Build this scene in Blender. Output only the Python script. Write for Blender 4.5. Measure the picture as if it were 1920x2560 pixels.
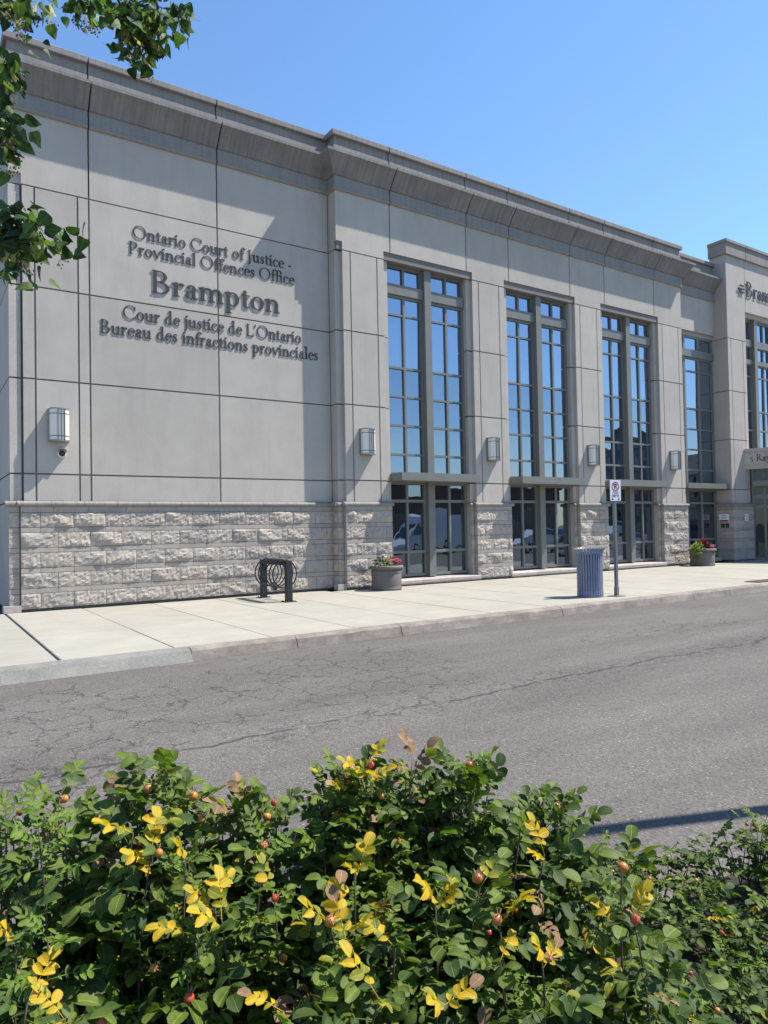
import bpy, math, random
from mathutils import Vector, Matrix, Euler
R = math.radians
scene = bpy.context.scene
C = scene.collection
for o in list(bpy.data.objects): bpy.data.objects.remove(o)

# ------------------------------------------------------------------ camera, sky, sun, exposure
YAW, PITCH, ROLL, FPX, EYE = R(33.57), R(1.26), R(-1.08), 1770.5, 1.6
cam_d = bpy.data.cameras.new('camera'); cam = bpy.data.objects.new('camera', cam_d); C.objects.link(cam)
fw = Vector((math.sin(YAW)*math.cos(PITCH), math.cos(YAW)*math.cos(PITCH), math.sin(PITCH)))
rt0 = Vector((math.cos(YAW), -math.sin(YAW), 0)); up0 = rt0.cross(fw)
rt = rt0*math.cos(ROLL) + up0*math.sin(ROLL); up = -rt0*math.sin(ROLL) + up0*math.cos(ROLL)
cam.matrix_world = Matrix(((rt.x, up.x, -fw.x, 0), (rt.y, up.y, -fw.y, 0), (rt.z, up.z, -fw.z, EYE), (0, 0, 0, 1)))
cam_d.sensor_fit = 'VERTICAL'; cam_d.sensor_height = 36; cam_d.lens = FPX/2560*36
cam_d.clip_start = .05; cam_d.clip_end = 3000
scene.camera = cam
SUN = Vector((2.55, -1, 4.1)).normalized()
SUN_EL = math.asin(SUN.z)
world = bpy.data.worlds.new('World'); scene.world = world; world.use_nodes = True
wn = world.node_tree; bg = wn.nodes['Background']
sky = wn.nodes.new('ShaderNodeTexSky'); sky.sky_type = 'NISHITA'; sky.sun_disc = False
sky.sun_elevation = SUN_EL; sky.sun_rotation = math.atan2(SUN.x, SUN.y)
sky.air_density = 1.35; sky.dust_density = 0; sky.ozone_density = 9; sky.altitude = 0
wn.links.new(sky.outputs[0], bg.inputs[0]); bg.inputs[1].default_value = .12
sun_d = bpy.data.lights.new('sun', 'SUN'); sun_d.energy = 5.0; sun_d.angle = R(.53); sun_d.color = (1, .95, .88)
sun = bpy.data.objects.new('sun', sun_d); C.objects.link(sun)
sun.rotation_euler = SUN.to_track_quat('Z', 'Y').to_euler(); sun.location = (20, -10, 40)
vs = scene.view_settings; vs.view_transform = 'Standard'; vs.look = 'None'; vs.gamma = 1; vs.exposure = .8
scene.render.engine = 'CYCLES'
scene.render.resolution_x, scene.render.resolution_y = 768, 1024

def ray(px, py):                                       # direction through a photo pixel (measuring aid)
    return fw*FPX + rt*(px-960) - up*(py-1280)
def at_y(px, py, y): r = ray(px, py); t = y/r.y; return Vector((r.x*t, y, EYE + r.z*t))
def at_dist(px, py, d): return ray(px, py).normalized()*d + Vector((0, 0, EYE))

# ------------------------------------------------------------------ helpers
def thing(name, label, cat, loc=(0, 0, 0), group=None):
    o = bpy.data.objects.new(name, None); C.objects.link(o); o.location = loc; o.empty_display_size = .1
    tag(o, label, cat, group); WL[o] = Vector(loc); return o
WL = {}
def tag(o, label=None, cat=None, group=None, kind=None):
    if label: o['label'] = label
    if cat: o['category'] = cat
    if group: o['group'] = group
    if kind: o['kind'] = kind
    return o
class MB:
    def __init__(s): s.v = []; s.f = []; s.m = []; s.mi = 0
    def add(s, vs, fs):
        b = len(s.v); s.v += [tuple(v) for v in vs]; s.f += [tuple(i+b for i in f) for f in fs]; s.m += [s.mi]*len(fs); return s
    def box(s, x0, x1, y0, y1, z0, z1):
        return s.add([(x0,y0,z0),(x1,y0,z0),(x1,y1,z0),(x0,y1,z0),(x0,y0,z1),(x1,y0,z1),(x1,y1,z1),(x0,y1,z1)],
                     [(0,3,2,1),(4,5,6,7),(0,1,5,4),(1,2,6,5),(2,3,7,6),(3,0,4,7)])
    def prism_xz(s, poly, y0, y1):                     # polygon in XZ (counter-clockwise seen from -Y), front at y0
        n = len(poly)
        return s.add([(x, y0, z) for x, z in poly] + [(x, y1, z) for x, z in poly],
                     [tuple(range(n)), tuple(range(2*n-1, n-1, -1))] + [(i, i+n, (i+1) % n+n, (i+1) % n) for i in range(n)])
    def prism_xy(s, poly, z0, z1):
        n = len(poly)
        return s.add([(x, y, z0) for x, y in poly] + [(x, y, z1) for x, y in poly],
                     [tuple(range(n-1, -1, -1)), tuple(range(n, 2*n))] + [(i, (i+1) % n, (i+1) % n+n, i+n) for i in range(n)])
    def prism_yz(s, poly, x0, x1):
        n = len(poly)
        return s.add([(x0, y, z) for y, z in poly] + [(x1, y, z) for y, z in poly],
                     [tuple(range(n)), tuple(range(2*n-1, n-1, -1))] + [(i, i+n, (i+1) % n+n, (i+1) % n) for i in range(n)])
    def lathe(s, prof, c=(0, 0, 0), n=24):
        vs = []; fs = []
        for r, z in prof:
            for k in range(n): a = 2*math.pi*k/n; vs.append((c[0]+r*math.cos(a), c[1]+r*math.sin(a), c[2]+z))
        for j in range(len(prof)-1):
            for k in range(n): fs.append((j*n+k, j*n+(k+1) % n, (j+1)*n+(k+1) % n, (j+1)*n+k))
        fs.append(tuple(range(n-1, -1, -1))); fs.append(tuple((len(prof)-1)*n+k for k in range(n)))
        return s.add(vs, fs)
    def tube(s, pts, rad, n=8, closed=False):
        pts = [Vector(p) for p in pts]; m = len(pts); vs = []; fs = []
        if not hasattr(rad, '__len__'): rad = [rad]*m
        ref = Vector((.31, .2, .93)).normalized()
        for i, p in enumerate(pts):
            a = pts[i-1] if (i or closed) else p; b = pts[(i+1) % m] if (i < m-1 or closed) else p
            d = (b-a).normalized(); u = d.cross(ref)
            if u.length < .05: u = d.cross(Vector((1, 0, 0)))
            u.normalize(); w = d.cross(u)
            for k in range(n): t = 2*math.pi*k/n; vs.append(p + (u*math.cos(t)+w*math.sin(t))*rad[i])
        for i in range(m if closed else m-1):
            j = (i+1) % m
            for k in range(n): fs.append((i*n+k, i*n+(k+1) % n, j*n+(k+1) % n, j*n+k))
        if not closed: fs += [tuple(range(n-1, -1, -1)), tuple((m-1)*n+k for k in range(n))]
        return s.add(vs, fs)
    def mesh(s, name, mat, off=Vector((0, 0, 0)), smooth=False):
        me = bpy.data.meshes.new(name)
        me.from_pydata([(v[0]-off[0], v[1]-off[1], v[2]-off[2]) for v in s.v], [], s.f)
        for m in (mat if isinstance(mat, (list, tuple)) else [mat]): me.materials.append(m)
        if isinstance(mat, (list, tuple)): me.polygons.foreach_set('material_index', s.m)
        if smooth: me.polygons.foreach_set('use_smooth', [True]*len(s.f))
        me.update(); return me
    def build(s, name, mat, parent=None, smooth=False):
        off = WL.get(parent, Vector((0, 0, 0)))
        o = bpy.data.objects.new(name, s.mesh(name, mat, off, smooth)); C.objects.link(o)
        if parent: o.parent = parent
        WL[o] = off
        if smooth == 'auto': pass
        return o
def inst(name, me, M, parent=None):                    # an object sharing mesh data, placed by a world matrix
    o = bpy.data.objects.new(name, me); C.objects.link(o)
    if parent: o.parent = parent; M = Matrix.Translation(-WL[parent]) @ M
    o.matrix_local = M; return o
def box(name, mat, parent, *b): return MB().box(*b).build(name, mat, parent)

# ------------------------------------------------------------------ materials
def mat(name, col, rough=.8, metal=0, spec=.5, build=None):
    m = bpy.data.materials.new(name); m.use_nodes = True; nt = m.node_tree; p = nt.nodes['Principled BSDF']
    p.inputs['Base Color'].default_value = (*col, 1); p.inputs['Roughness'].default_value = rough
    p.inputs['Metallic'].default_value = metal; p.inputs['Specular IOR Level'].default_value = spec
    if build: build(G(nt, p))
    return m
class G:                                               # tiny node-graph helper
    def __init__(s, nt, p): s.nt = nt; s.p = p; s.tc = None
    def n(s, t, **kw):
        nd = s.nt.nodes.new('ShaderNode'+t)
        for k, v in kw.items():
            if k[0] == 'i': nd.inputs[int(k[1:])].default_value = v
            else: setattr(nd, k, v)
        return nd
    def l(s, a, b): s.nt.links.new(a, b); return b.node
    def co(s, which='Object', scale=None):
        s.tc = s.tc or s.n('TexCoord'); o = s.tc.outputs[which]
        if scale:
            mp = s.n('Mapping'); s.l(o, mp.inputs[0]); mp.inputs['Scale'].default_value = scale; o = mp.outputs[0]
        return o
    def pos(s, scale=None):
        o = s.n('NewGeometry').outputs['Position']
        if scale:
            mp = s.n('Mapping'); s.l(o, mp.inputs[0]); mp.inputs['Scale'].default_value = scale; o = mp.outputs[0]
        return o
    def noise(s, co, sc, det=4, ro=.6):
        nd = s.n('TexNoise'); s.l(co, nd.inputs['Vector']); nd.inputs['Scale'].default_value = sc
        nd.inputs['Detail'].default_value = det; nd.inputs['Roughness'].default_value = ro; return nd.outputs[0]
    def ramp(s, f, stops):
        nd = s.n('ValToRGB'); s.l(f, nd.inputs[0]); e = nd.color_ramp.elements
        while len(e) < len(stops): e.new(.5)
        for el, (p, c) in zip(e, stops):
            el.position = p; el.color = (c, c, c, 1) if not hasattr(c, '__len__') else (*c, 1)
        return nd.outputs[0]
    def mix(s, f, a, b, mode='MIX'):
        nd = s.n('MixRGB', blend_type=mode)
        for k, v in enumerate((f, a, b)):
            if hasattr(v, 'is_output'): s.l(v, nd.inputs[k])
            elif k == 0: nd.inputs[0].default_value = v
            else: nd.inputs[k].default_value = (*v, 1) if hasattr(v, '__len__') else (v, v, v, 1)
        return nd.outputs[0]
    def math(s, op, a, b=0, c=0):
        nd = s.n('Math', operation=op)
        for k, v in enumerate((a, b, c)):
            if hasattr(v, 'is_output'): s.l(v, nd.inputs[k])
            else: nd.inputs[k].default_value = v
        return nd.outputs[0]
    def col(s, o): s.l(o, s.p.inputs['Base Color'])
    def bump(s, h, st=.3, d=.01):
        nd = s.n('Bump'); s.l(h, nd.inputs['Height']); nd.inputs['Strength'].default_value = st; nd.inputs['Distance'].default_value = d
        s.l(nd.outputs[0], s.p.inputs['Normal'])

def precast(c, dirt=.0):
    def b(g):
        P = g.pos(); fine = g.noise(P, 60, 3, .7); big = g.noise(P, 1.1, 5, .65); mid = g.noise(g.pos((2.2, 2.2, .35)), 1.6, 5, .65)
        isl = g.n('ObjectInfo').outputs['Random']
        o = g.mix(1, c, g.ramp(fine, [(.3, .82), (.72, 1.12)]), 'MULTIPLY')
        o = g.mix(1, o, g.ramp(big, [(.3, .92), (.7, 1.06)]), 'MULTIPLY')
        o = g.mix(1, o, g.ramp(isl, [(0, .93), (1, 1.05)]), 'MULTIPLY')
        o = g.mix(g.ramp(mid, [(.48, 0), (.8, .34+dirt)]), o, (c[0]*.66, c[1]*.65, c[2]*.64))
        spk = g.ramp(g.noise(P, 170, 1, .5), [(.28, .8), (.36, 1)]); o = g.mix(1, o, spk, 'MULTIPLY')
        g.col(o); g.bump(g.noise(P, 90, 3, .7), .35, .004)
    return b
M_PRE = mat('precast_concrete', (.40, .375, .345), .9, build=precast((.44, .40, .352)))
def weathered(base, dark, amt):
    def b(g):
        P = g.pos()
        st = g.noise(g.pos((4.5, .25, .16)), 3.2, 7, .75); pat = g.noise(P, 1.3, 5, .6); fine = g.noise(P, 55, 3, .7)
        o = g.mix(g.ramp(st, [(.30, 0), (.70, amt)]), base, dark)
        o = g.mix(g.ramp(pat, [(.4, 0), (.75, amt*.6)]), o, dark)
        o = g.mix(1, o, g.ramp(fine, [(.3, .8), (.72, 1.15)]), 'MULTIPLY')
        g.col(o); g.bump(fine, .35, .006)
    return b
M_COR = mat('weathered_cornice_concrete', (.2, .19, .18), .95, build=weathered((.285, .272, .26), (.115, .113, .113), .8))
M_COP = mat('weathered_parapet_concrete', (.3, .28, .26), .95, build=weathered((.33, .305, .28), (.15, .142, .134), .75))
M_FIL = mat('stained_fillet_concrete', (.3, .29, .28), .95, build=weathered((.30, .288, .275), (.15, .146, .142), .55))
M_BEAD = mat('buff_bead_concrete', (.42, .36, .29), .9, build=weathered((.30, .275, .245), (.19, .178, .162), .45))
M_SEAL = mat('grey_wall_sealant', (.175, .165, .155), .9)
M_JOINT = mat('joint_sealant', (.115, .108, .105), .9)
def stone(c, rough):
    def b(g):
        P = g.pos(); rnd = g.n('ObjectInfo').outputs['Random']
        o = g.mix(g.ramp(g.noise(P, 5, 6, .65), [(.35, 0), (.7, 1)]), (c[0]*.84, c[1]*.83, c[2]*.82), (c[0]*1.08, c[1]*1.06, c[2]*1.03))
        o = g.mix(1, o, g.ramp(rnd, [(0, (.88, .88, .89)), (.5, (1, .985, .97)), (1, (1.1, 1.07, 1.03))]), 'MULTIPLY')
        o = g.mix(g.ramp(g.noise(g.pos((1, 1, .4)), 7, 5, .7), [(.58, 0), (.78, .35)]), o, (c[0]*.6, c[1]*.56, c[2]*.52))
        o = g.mix(1, o, g.ramp(g.noise(P, 45, 3, .7), [(.3, .86), (.7, 1.1)]), 'MULTIPLY')
        g.col(o)
        if rough: g.bump(g.mix(.5, g.noise(P, 22, 6, .72), g.noise(g.pos((1, 1, .45)), 30, 4, .7)), .8, .02)
        else: g.bump(g.noise(P, 80, 3, .7), .25, .003)
    return b
M_STONE = mat('split_face_limestone', (.45, .41, .38), .92, build=stone((.41, .368, .325), True))
M_BAND = mat('smooth_limestone', (.45, .41, .38), .88, build=stone((.365, .332, .296), False))
M_SILL = mat('pinkish_sill_stone', (.55, .48, .44), .85, build=stone((.42, .372, .34), False))
def metalpaint(c):
    def b(g):
        P = g.pos(); o = g.mix(1, c, g.ramp(g.noise(P, 3, 4, .6), [(.3, .93), (.7, 1.06)]), 'MULTIPLY'); g.col(o)
        g.l(g.ramp(g.noise(P, 6, 4), [(.3, .38), (.7, .55)]), g.p.inputs['Roughness'])
    return b
M_FRAME = mat('grey_green_aluminium', (.2, .21, .195), .45, 0, .4, build=metalpaint((.168, .168, .150)))
def glass(dark, tint, f0):
    def b(g):
        lw = g.n('LayerWeight'); lw.inputs[0].default_value = .25
        wav = g.noise(g.pos((1, 1, .6)), 1.1, 2, .5)
        bp = g.n('Bump'); g.l(wav, bp.inputs['Height']); bp.inputs['Strength'].default_value = .12; bp.inputs['Distance'].default_value = .05
        gl = g.n('BsdfGlossy'); gl.inputs['Color'].default_value = (*tint, 1); gl.inputs['Roughness'].default_value = .012
        g.l(bp.outputs[0], gl.inputs['Normal'])
        g.p.inputs['Base Color'].default_value = (*dark, 1); g.p.inputs['Roughness'].default_value = .25; g.p.inputs['Specular IOR Level'].default_value = 0
        fr = g.math('ADD', g.math('MULTIPLY', lw.outputs['Facing'], .35), f0)
        mx = g.n('MixShader'); g.l(fr, mx.inputs[0]); g.l(g.p.outputs[0], mx.inputs[1]); g.l(gl.outputs[0], mx.inputs[2])
        g.l(mx.outputs[0], g.nt.nodes['Material Output'].inputs[0])
    return b
M_GLASS = mat('reflective_blue_glass', (.02, .03, .04), build=glass((.03, .045, .07), (.72, .83, 1.0), .37))
M_GLASS2 = mat('reflective_dim_blue_glass', (.02, .03, .04), build=glass((.018, .026, .04), (.68, .80, .98), .29))
M_GLASS3 = mat('dark_storefront_glass', (.02, .03, .04), build=glass((.012, .016, .02), (.66, .78, .92), .21))
M_GLASS4 = mat('tinted_entrance_glass', (.02, .03, .04), build=glass((.012, .017, .024), (.6, .75, .92), .05))
M_LET = mat('dark_bronze_letters', (.042, .04, .039), .6, .0, .3)
def concrete_walk(g):
    P = g.pos(); rnd = g.n('ObjectInfo').outputs['Random']; c = (.322, .299, .245)
    o = g.mix(1, c, g.ramp(g.noise(P, 1.2, 6, .65), [(.28, .88), (.72, 1.08)]), 'MULTIPLY')
    o = g.mix(1, o, g.ramp(rnd, [(0, .95), (1, 1.04)]), 'MULTIPLY')
    o = g.mix(1, o, g.ramp(g.noise(g.pos((.5, 6, 1)), 3, 5, .65), [(.35, .94), (.7, 1.05)]), 'MULTIPLY')
    o = g.mix(g.ramp(g.noise(P, 2.7, 6, .7), [(.6, 0), (.8, .3)]), o, (.24, .22, .19))
    o = g.mix(g.ramp(g.noise(P, 9, 2, .5), [(.71, 0), (.74, .45)]), o, (.17, .16, .14))
    o = g.mix(1, o, g.ramp(g.noise(P, 120, 2, .6), [(.3, .9), (.7, 1.06)]), 'MULTIPLY')
    g.col(o); g.bump(g.noise(g.pos((1, 4, 1)), 45, 3, .7), .2, .003)
M_WALK = mat('broom_finished_concrete', (.56, .53, .47), .9, build=concrete_walk)
def kerbmat(base, dirt, amt):
    def b(g):
        P = g.pos(); o = g.mix(g.ramp(g.noise(g.pos((1.4, 1, 3)), 1.7, 6, .7), [(.3, 0), (.62, amt)]), base, dirt)
        o = g.mix(1, o, g.ramp(g.noise(P, 40, 4, .7), [(.3, .8), (.7, 1.15)]), 'MULTIPLY')
        g.col(o); g.bump(g.noise(P, 30, 5, .7), .5, .01)
    return b
M_KERB = mat('dirty_kerb_concrete', (.3, .27, .24), .95, build=kerbmat((.285, .25, .215), (.15, .122, .10), .85))
M_KERBN = mat('newer_kerb_concrete', (.4, .39, .36), .95, build=kerbmat((.235, .226, .20), (.15, .145, .13), .8))
def asphalt(cracks):
    def b(g):
        P = g.pos()
        vo = g.n('TexVoronoi'); g.l(P, vo.inputs['Vector']); vo.inputs['Scale'].default_value = 85
        agg = g.ramp(vo.outputs['Color'], [(.15, .62), (.5, .95), (.88, 1.2), (.97, 2.3)])
        big = g.noise(g.pos((.5, 1.6, 1)), .6, 5, .65)
        o = g.mix(1, (.130, .1185, .106), agg, 'MULTIPLY')
        o = g.mix(1, o, g.ramp(big, [(.3, .82), (.7, 1.13)]), 'MULTIPLY')
        o = g.mix(1, o, g.ramp(g.noise(P, 240, 2, .6), [(.3, .78), (.7, 1.2)]), 'MULTIPLY')
        lanes = g.noise(g.pos((.12, 1.5, 1)), .9, 4, .6); o = g.mix(1, o, g.ramp(lanes, [(.35, .9), (.65, 1.08)]), 'MULTIPLY')
        o = g.mix(g.ramp(g.noise(g.pos((.6, 1.3, 1)), 1.9, 5, .7), [(.62, 0), (.74, .3)]), o, (.06, .055, .052))
        o = g.mix(g.ramp(g.noise(P, 14, 2, .5), [(.76, 0), (.78, .75)]), o, (.03, .026, .022))
        h = vo.outputs['Distance']
        if cracks:
            sx = g.n('SeparateXYZ'); g.l(P, sx.inputs[0]); X, Y = sx.outputs[0], sx.outputs[1]
            warp = g.n('TexNoise'); g.l(P, warp.inputs['Vector']); warp.inputs['Scale'].default_value = 3; warp.inputs['Detail'].default_value = 6; warp.inputs['Roughness'].default_value = .7
            va = g.n('VectorMath', operation='MULTIPLY_ADD'); g.l(warp.outputs['Color'], va.inputs[0]); va.inputs[1].default_value = (.5, .5, 0); g.l(P, va.inputs[2])
            def edge(sc, w, mask):
                v = g.n('TexVoronoi', feature='DISTANCE_TO_EDGE'); g.l(va.outputs[0], v.inputs['Vector']); v.inputs['Scale'].default_value = sc
                return g.math('MULTIPLY', g.ramp(v.outputs[0], [(0, 1), (w, 0)]), mask)
            def blob(cx, cy, rx, ry):
                a = g.math('DIVIDE', g.math('SUBTRACT', X, cx), rx); c2 = g.math('DIVIDE', g.math('SUBTRACT', Y, cy), ry)
                return g.math('SUBTRACT', 1, g.math('ADD', g.math('MULTIPLY', a, a), g.math('MULTIPLY', c2, c2)))
            br = g.math('MULTIPLY', g.math('SUBTRACT', g.noise(P, 1.7, 4), .5), 3.0)
            def mk(f, th=0.): return g.math('MULTIPLY', g.ramp(g.math('ADD', f, br), [(.0+th, 0), (.35+th, 1)]), 1)
            m1 = g.math('MAXIMUM', mk(blob(.8, 7.1, 2.2, 1.9), -.3), mk(blob(4.3, 7.5, 1.9, 1.6), -.25))
            m1 = g.math('MAXIMUM', m1, mk(blob(10.6, 7.2, 3.0, .8), .35))
            def lane(y0, w, wob, seed):
                nn = g.noise(g.pos((.45, 0, seed)), 1.0, 5, .7)
                yy = g.math('ADD', g.math('MULTIPLY', g.math('SUBTRACT', nn, .5), wob), y0)
                return g.math('ABSOLUTE', g.math('SUBTRACT', Y, yy)), w
            d1, w1 = lane(5.72, .042, .9, 1.3); brk = g.ramp(g.noise(P, 3.2, 3), [(.36, 0), (.46, 1)])
            c1 = g.math('MULTIPLY', g.ramp(d1, [(0, 1), (w1, 0)]), brk)
            m2 = g.math('MULTIPLY', g.ramp(d1, [(.1, 1), (.5, 0)]), g.ramp(g.noise(P, .9, 3), [(.36, 0), (.5, 1)]))
            d2, w2 = lane(6.6, .012, 2.6, 7.7)
            c2 = g.math('MULTIPLY', g.ramp(d2, [(0, .8), (w2, 0)]), g.ramp(g.noise(P, 1.1, 3), [(.48, 0), (.56, 1)]))
            gr = g.math('MULTIPLY', g.ramp(Y, [(0, 0), (1, 0)]), 0); dk = g.math('MULTIPLY', g.ramp(g.math('SUBTRACT', 9.56, Y), [(0, .75), (.22, 0)]), g.ramp(g.noise(P, 2.2, 5, .7), [(.35, .2), (.6, 1)])); o = g.mix(dk, o, (.075, .06, .048))
            d3, w3 = lane(9.25, .012, .5, 3.1)
            c3 = g.math('MULTIPLY', g.ramp(d3, [(0, .8), (w3, 0)]), g.ramp(g.noise(P, .8, 3), [(.45, 0), (.55, 1)]))
            ck = g.math('MAXIMUM', g.math('MAXIMUM', edge(2.6, .023, m1), edge(5, .035, m2)), g.math('MAXIMUM', c1, g.math('MAXIMUM', c2, c3)))
            ck = g.math('MAXIMUM', ck, g.math('MULTIPLY', edge(.8, .008, 1.0), g.ramp(g.noise(P, .55, 3), [(.58, 0), (.66, .6)])))
            ck = g.math('MULTIPLY', ck, .9)
            o = g.mix(ck, o, (.03, .028, .027)); h = g.math('SUBTRACT', h, g.math('MULTIPLY', ck, 2.0))
        g.col(o); g.bump(h, .55, .006)
    return b
M_ROAD = mat('cracked_asphalt', (.15, .14, .14), .92, 0, .25, build=asphalt(True))
M_LOT = mat('plain_asphalt', (.15, .14, .14), .92, 0, .25, build=asphalt(False))
def soil(g):
    P = g.pos(); o = g.mix(g.ramp(g.noise(P, 30, 6, .75), [(.35, 0), (.65, 1)]), (.022, .017, .012), (.085, .066, .048))
    o = g.mix(g.ramp(g.noise(P, 60, 3, .6), [(.62, 0), (.7, .7)]), o, (.22, .18, .13)); g.col(o); g.bump(g.noise(P, 40, 6, .75), 1, .03)
M_SOIL = mat('dark_mulch_soil', (.05, .04, .03), 1, build=soil)
M_BLACK = mat('black_powder_coat', (.016, .016, .017), .5)
M_POT = mat('taupe_planter_resin', (.12, .108, .098), .7, build=lambda g: (g.col(g.mix(1, (.135, .122, .11), g.ramp(g.noise(g.pos((1, 1, .4)), 6, 5, .7), [(.3, .8), (.7, 1.12)]), 'MULTIPLY'))))
M_BIN = mat('slate_blue_paint', (.085, .105, .175), .38, 0, .5, build=lambda g: (g.col(g.mix(1, (.165, .195, .29), g.ramp(g.noise(g.pos(), 5, 4, .6), [(.3, .88), (.7, 1.08)]), 'MULTIPLY'))))
M_BINI = mat('dark_bin_liner', (.03, .034, .05), .7)
M_GALV = mat('galvanised_steel', (.22, .225, .225), .5, .7, build=lambda g: g.col(g.mix(g.noise(g.pos(), 40, 3), (.16, .165, .165), (.30, .305, .30))))
M_WHITE = mat('white_sign_enamel', (.78, .79, .8), .4)
M_RED = mat('red_sign_enamel', (.36, .03, .045), .45)
M_INK = mat('black_sign_ink', (.02, .02, .022), .5)
M_LAMPM = mat('brushed_nickel', (.30, .295, .28), .45, .7)
def frosted(g): g.p.inputs['Transmission Weight'].default_value = .0; g.p.inputs['Coat Weight'].default_value = .1; g.p.inputs['Coat Roughness'].default_value = .12
M_FROST = mat('frosted_lamp_acrylic', (.74, .70, .62), .4, .0, .5, build=frosted)
M_BAR = mat('dark_lamp_bar', (.10, .10, .10), .4, .6)
M_ROOF = mat('roof_gravel', (.3, .29, .28), .95)

# ================================================================== ground, road, pavement
G0 = -.185
ground = MB().box(-500, 700, -500, 500, G0-.5, G0).build('ground', M_LOT); tag(ground, kind='structure')
road = MB().add([(-60, 1.95, -.17), (90, 1.95, -.17), (90, 9.66, -.17), (-60, 9.66, -.17)], [(0, 1, 2, 3)]).build('road', M_ROAD); tag(road, kind='structure')
rb = random.Random(5)
bed = MB(); nx, ny = 60, 14
bv = [(-12+32*i/nx, -1.2+3.2*j/ny, -.07+rb.uniform(-.02, .03)+(.03 if 0 < j < ny else -.06)) for j in range(ny+1) for i in range(nx+1)]
bed.add(bv, [(j*(nx+1)+i, j*(nx+1)+i+1, (j+1)*(nx+1)+i+1, (j+1)*(nx+1)+i) for j in range(ny) for i in range(nx)])
tag(bed.build('planting_bed', M_SOIL), kind='structure')
walk = MB().box(-14, 50, 9.8, 16.1, -.18, -.03).build('sidewalk', M_JOINT); tag(walk, kind='structure')
xs = [-13.08 + 1.46*k for k in range(43)]
for k in range(len(xs)-1):
    x0, x1 = xs[k]+.006, xs[k+1]-.006
    if abs(xs[k]-1.52) < .02: x0 += .022
    if abs(xs[k+1]-1.52) < .02: x1 -= .008
    yb = 16.19 if x1 < 9.3 else 15.76
    for y0, y1 in ((9.805, 12.185), (12.21, yb)):
        dz = rb.uniform(-.004, .003)
        MB().add([(x0,y0,-.05),(x1,y0,-.05),(x1,y1,-.05),(x0,y1,-.05),(x0,y0,-.008+dz),(x1,y0,-.008+dz),(x1,y1,-.008+dz),(x0,y1,-.008+dz),
                  (x0+.01,y0+.01,dz),(x1-.01,y0+.01,dz),(x1-.01,y1-.01,dz),(x0+.01,y1-.01,dz)],
                 [(0,3,2,1),(0,1,5,4),(1,2,6,5),(2,3,7,6),(3,0,4,7),(4,5,9,8),(5,6,10,9),(6,7,11,10),(7,4,8,11),(8,9,10,11)]).build('slab', M_WALK, walk)
kerb = thing('kerb', 'concrete kerb along the edge of the sidewalk, brown with dirt', 'kerb', (3, 9.7, -.13)); del kerb['label'], kerb['category']; tag(kerb, kind='structure')
kx = [-14, -9.8, -5.2, -1.2, 3.15, 4.75, 6.65, 10.45, 14.75, 16.2, 20, 24, 28, 32, 36, 41]
for k in range(len(kx)-1):
    a, b = kx[k]+.007, kx[k+1]-.007; rr = random.Random(k+40); low = b < 3.2
    n = max(2, int((b-a)/.22)); m = MB(); vs = []; fs = []
    for i in range(n+1):
        x = a+(b-a)*i/n; e = lambda s: rr.uniform(-s, s)
        zt = -.004+e(.003)
        vs += [(x, 9.53+e(.008) if not low else 9.45+e(.006), -.2), (x, 9.585+e(.008), -.035+e(.01)), (x, 9.625+e(.006), zt-.006), (x, 9.66, zt), (x, 9.795, zt), (x, 9.795, -.2)]
    for i in range(n):
        for j in range(5): fs.append((i*6+j, (i+1)*6+j, (i+1)*6+j+1, i*6+j+1))
    fs += [tuple(range(6)), tuple(n*6+j for j in range(5, -1, -1))]
    m.add(vs, fs).build('kerb_stone', M_KERBN if low else M_KERB, kerb)

# ================================================================== the courthouse
A, B, D = 16.3, 15.9, 15.75
XL, XB, XE, XD = 1.64, 9.2, 24.2, 27.05
bld = thing('courthouse_building', 'pale grey two-storey courthouse with tall windows, heavy cornice and rough stone base', 'building', (13, 16.3, 0))
ZL = [2.28, 2.86, 4.85, 6.80, 8.915]
JW = .0165
def panel(poly, y, t=.12, name='wall_panel', m=M_PRE): return MB().prism_xz(poly, y, y+t).build(name, m, bld)
def rect(x0, x1, z0, z1): return [(x0+JW, z0+JW), (x1-JW, z0+JW), (x1-JW, z1-JW), (x0+JW, z1-JW)]
# backing wall seen in the joints
core = MB()
core.box(1.92, XB+.2, A+.03, A+.4, .02, 9.0); core.box(XL+.14, XB+.2, A+.255, A+.4, .02, 11.6)
core.box(XB+.03, XE-.03, B+.03, A+.4, 8.93, 11.6); core.box(XL+.05, 34, A+.4, A+14, 11.3, 11.5)
core.box(XL+.05, XL+.35, A+.1, A+14, .02, 11.6)
core.box(XE-.03, XD+.2, A+.03, A+.4, 9.15, 11.6); core.box(XD+.03, 34, D+.03, A+.12, 10.17, 12.6)
core.box(XL+.1, 34, A+13.6, A+14, .02, 11.6); core.box(33.6, 34, D+.05, A+13.9, .02, 12.5)
PIERS = [(9.39, 10.69), (13.85, 15.13), (18.31, 19.60), (22.77, 24.2)]
for i, (a, b) in enumerate(PIERS): core.box(a+.01, b-.01 if i < 3 else b-.03, B+.03, A+.4, .02, 9.2)
core.box(XB+.03, 9.5, B+.15, A+.3, .02, 9.2)
core.box(XD+.03, 28.34, D+.03, A+.4, .02, 10.3)
core.box(XL+.3, 33.9, A+.75, A+.8, .03, 11.4)
core.build('wall_core', M_SEAL, bld)
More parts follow.
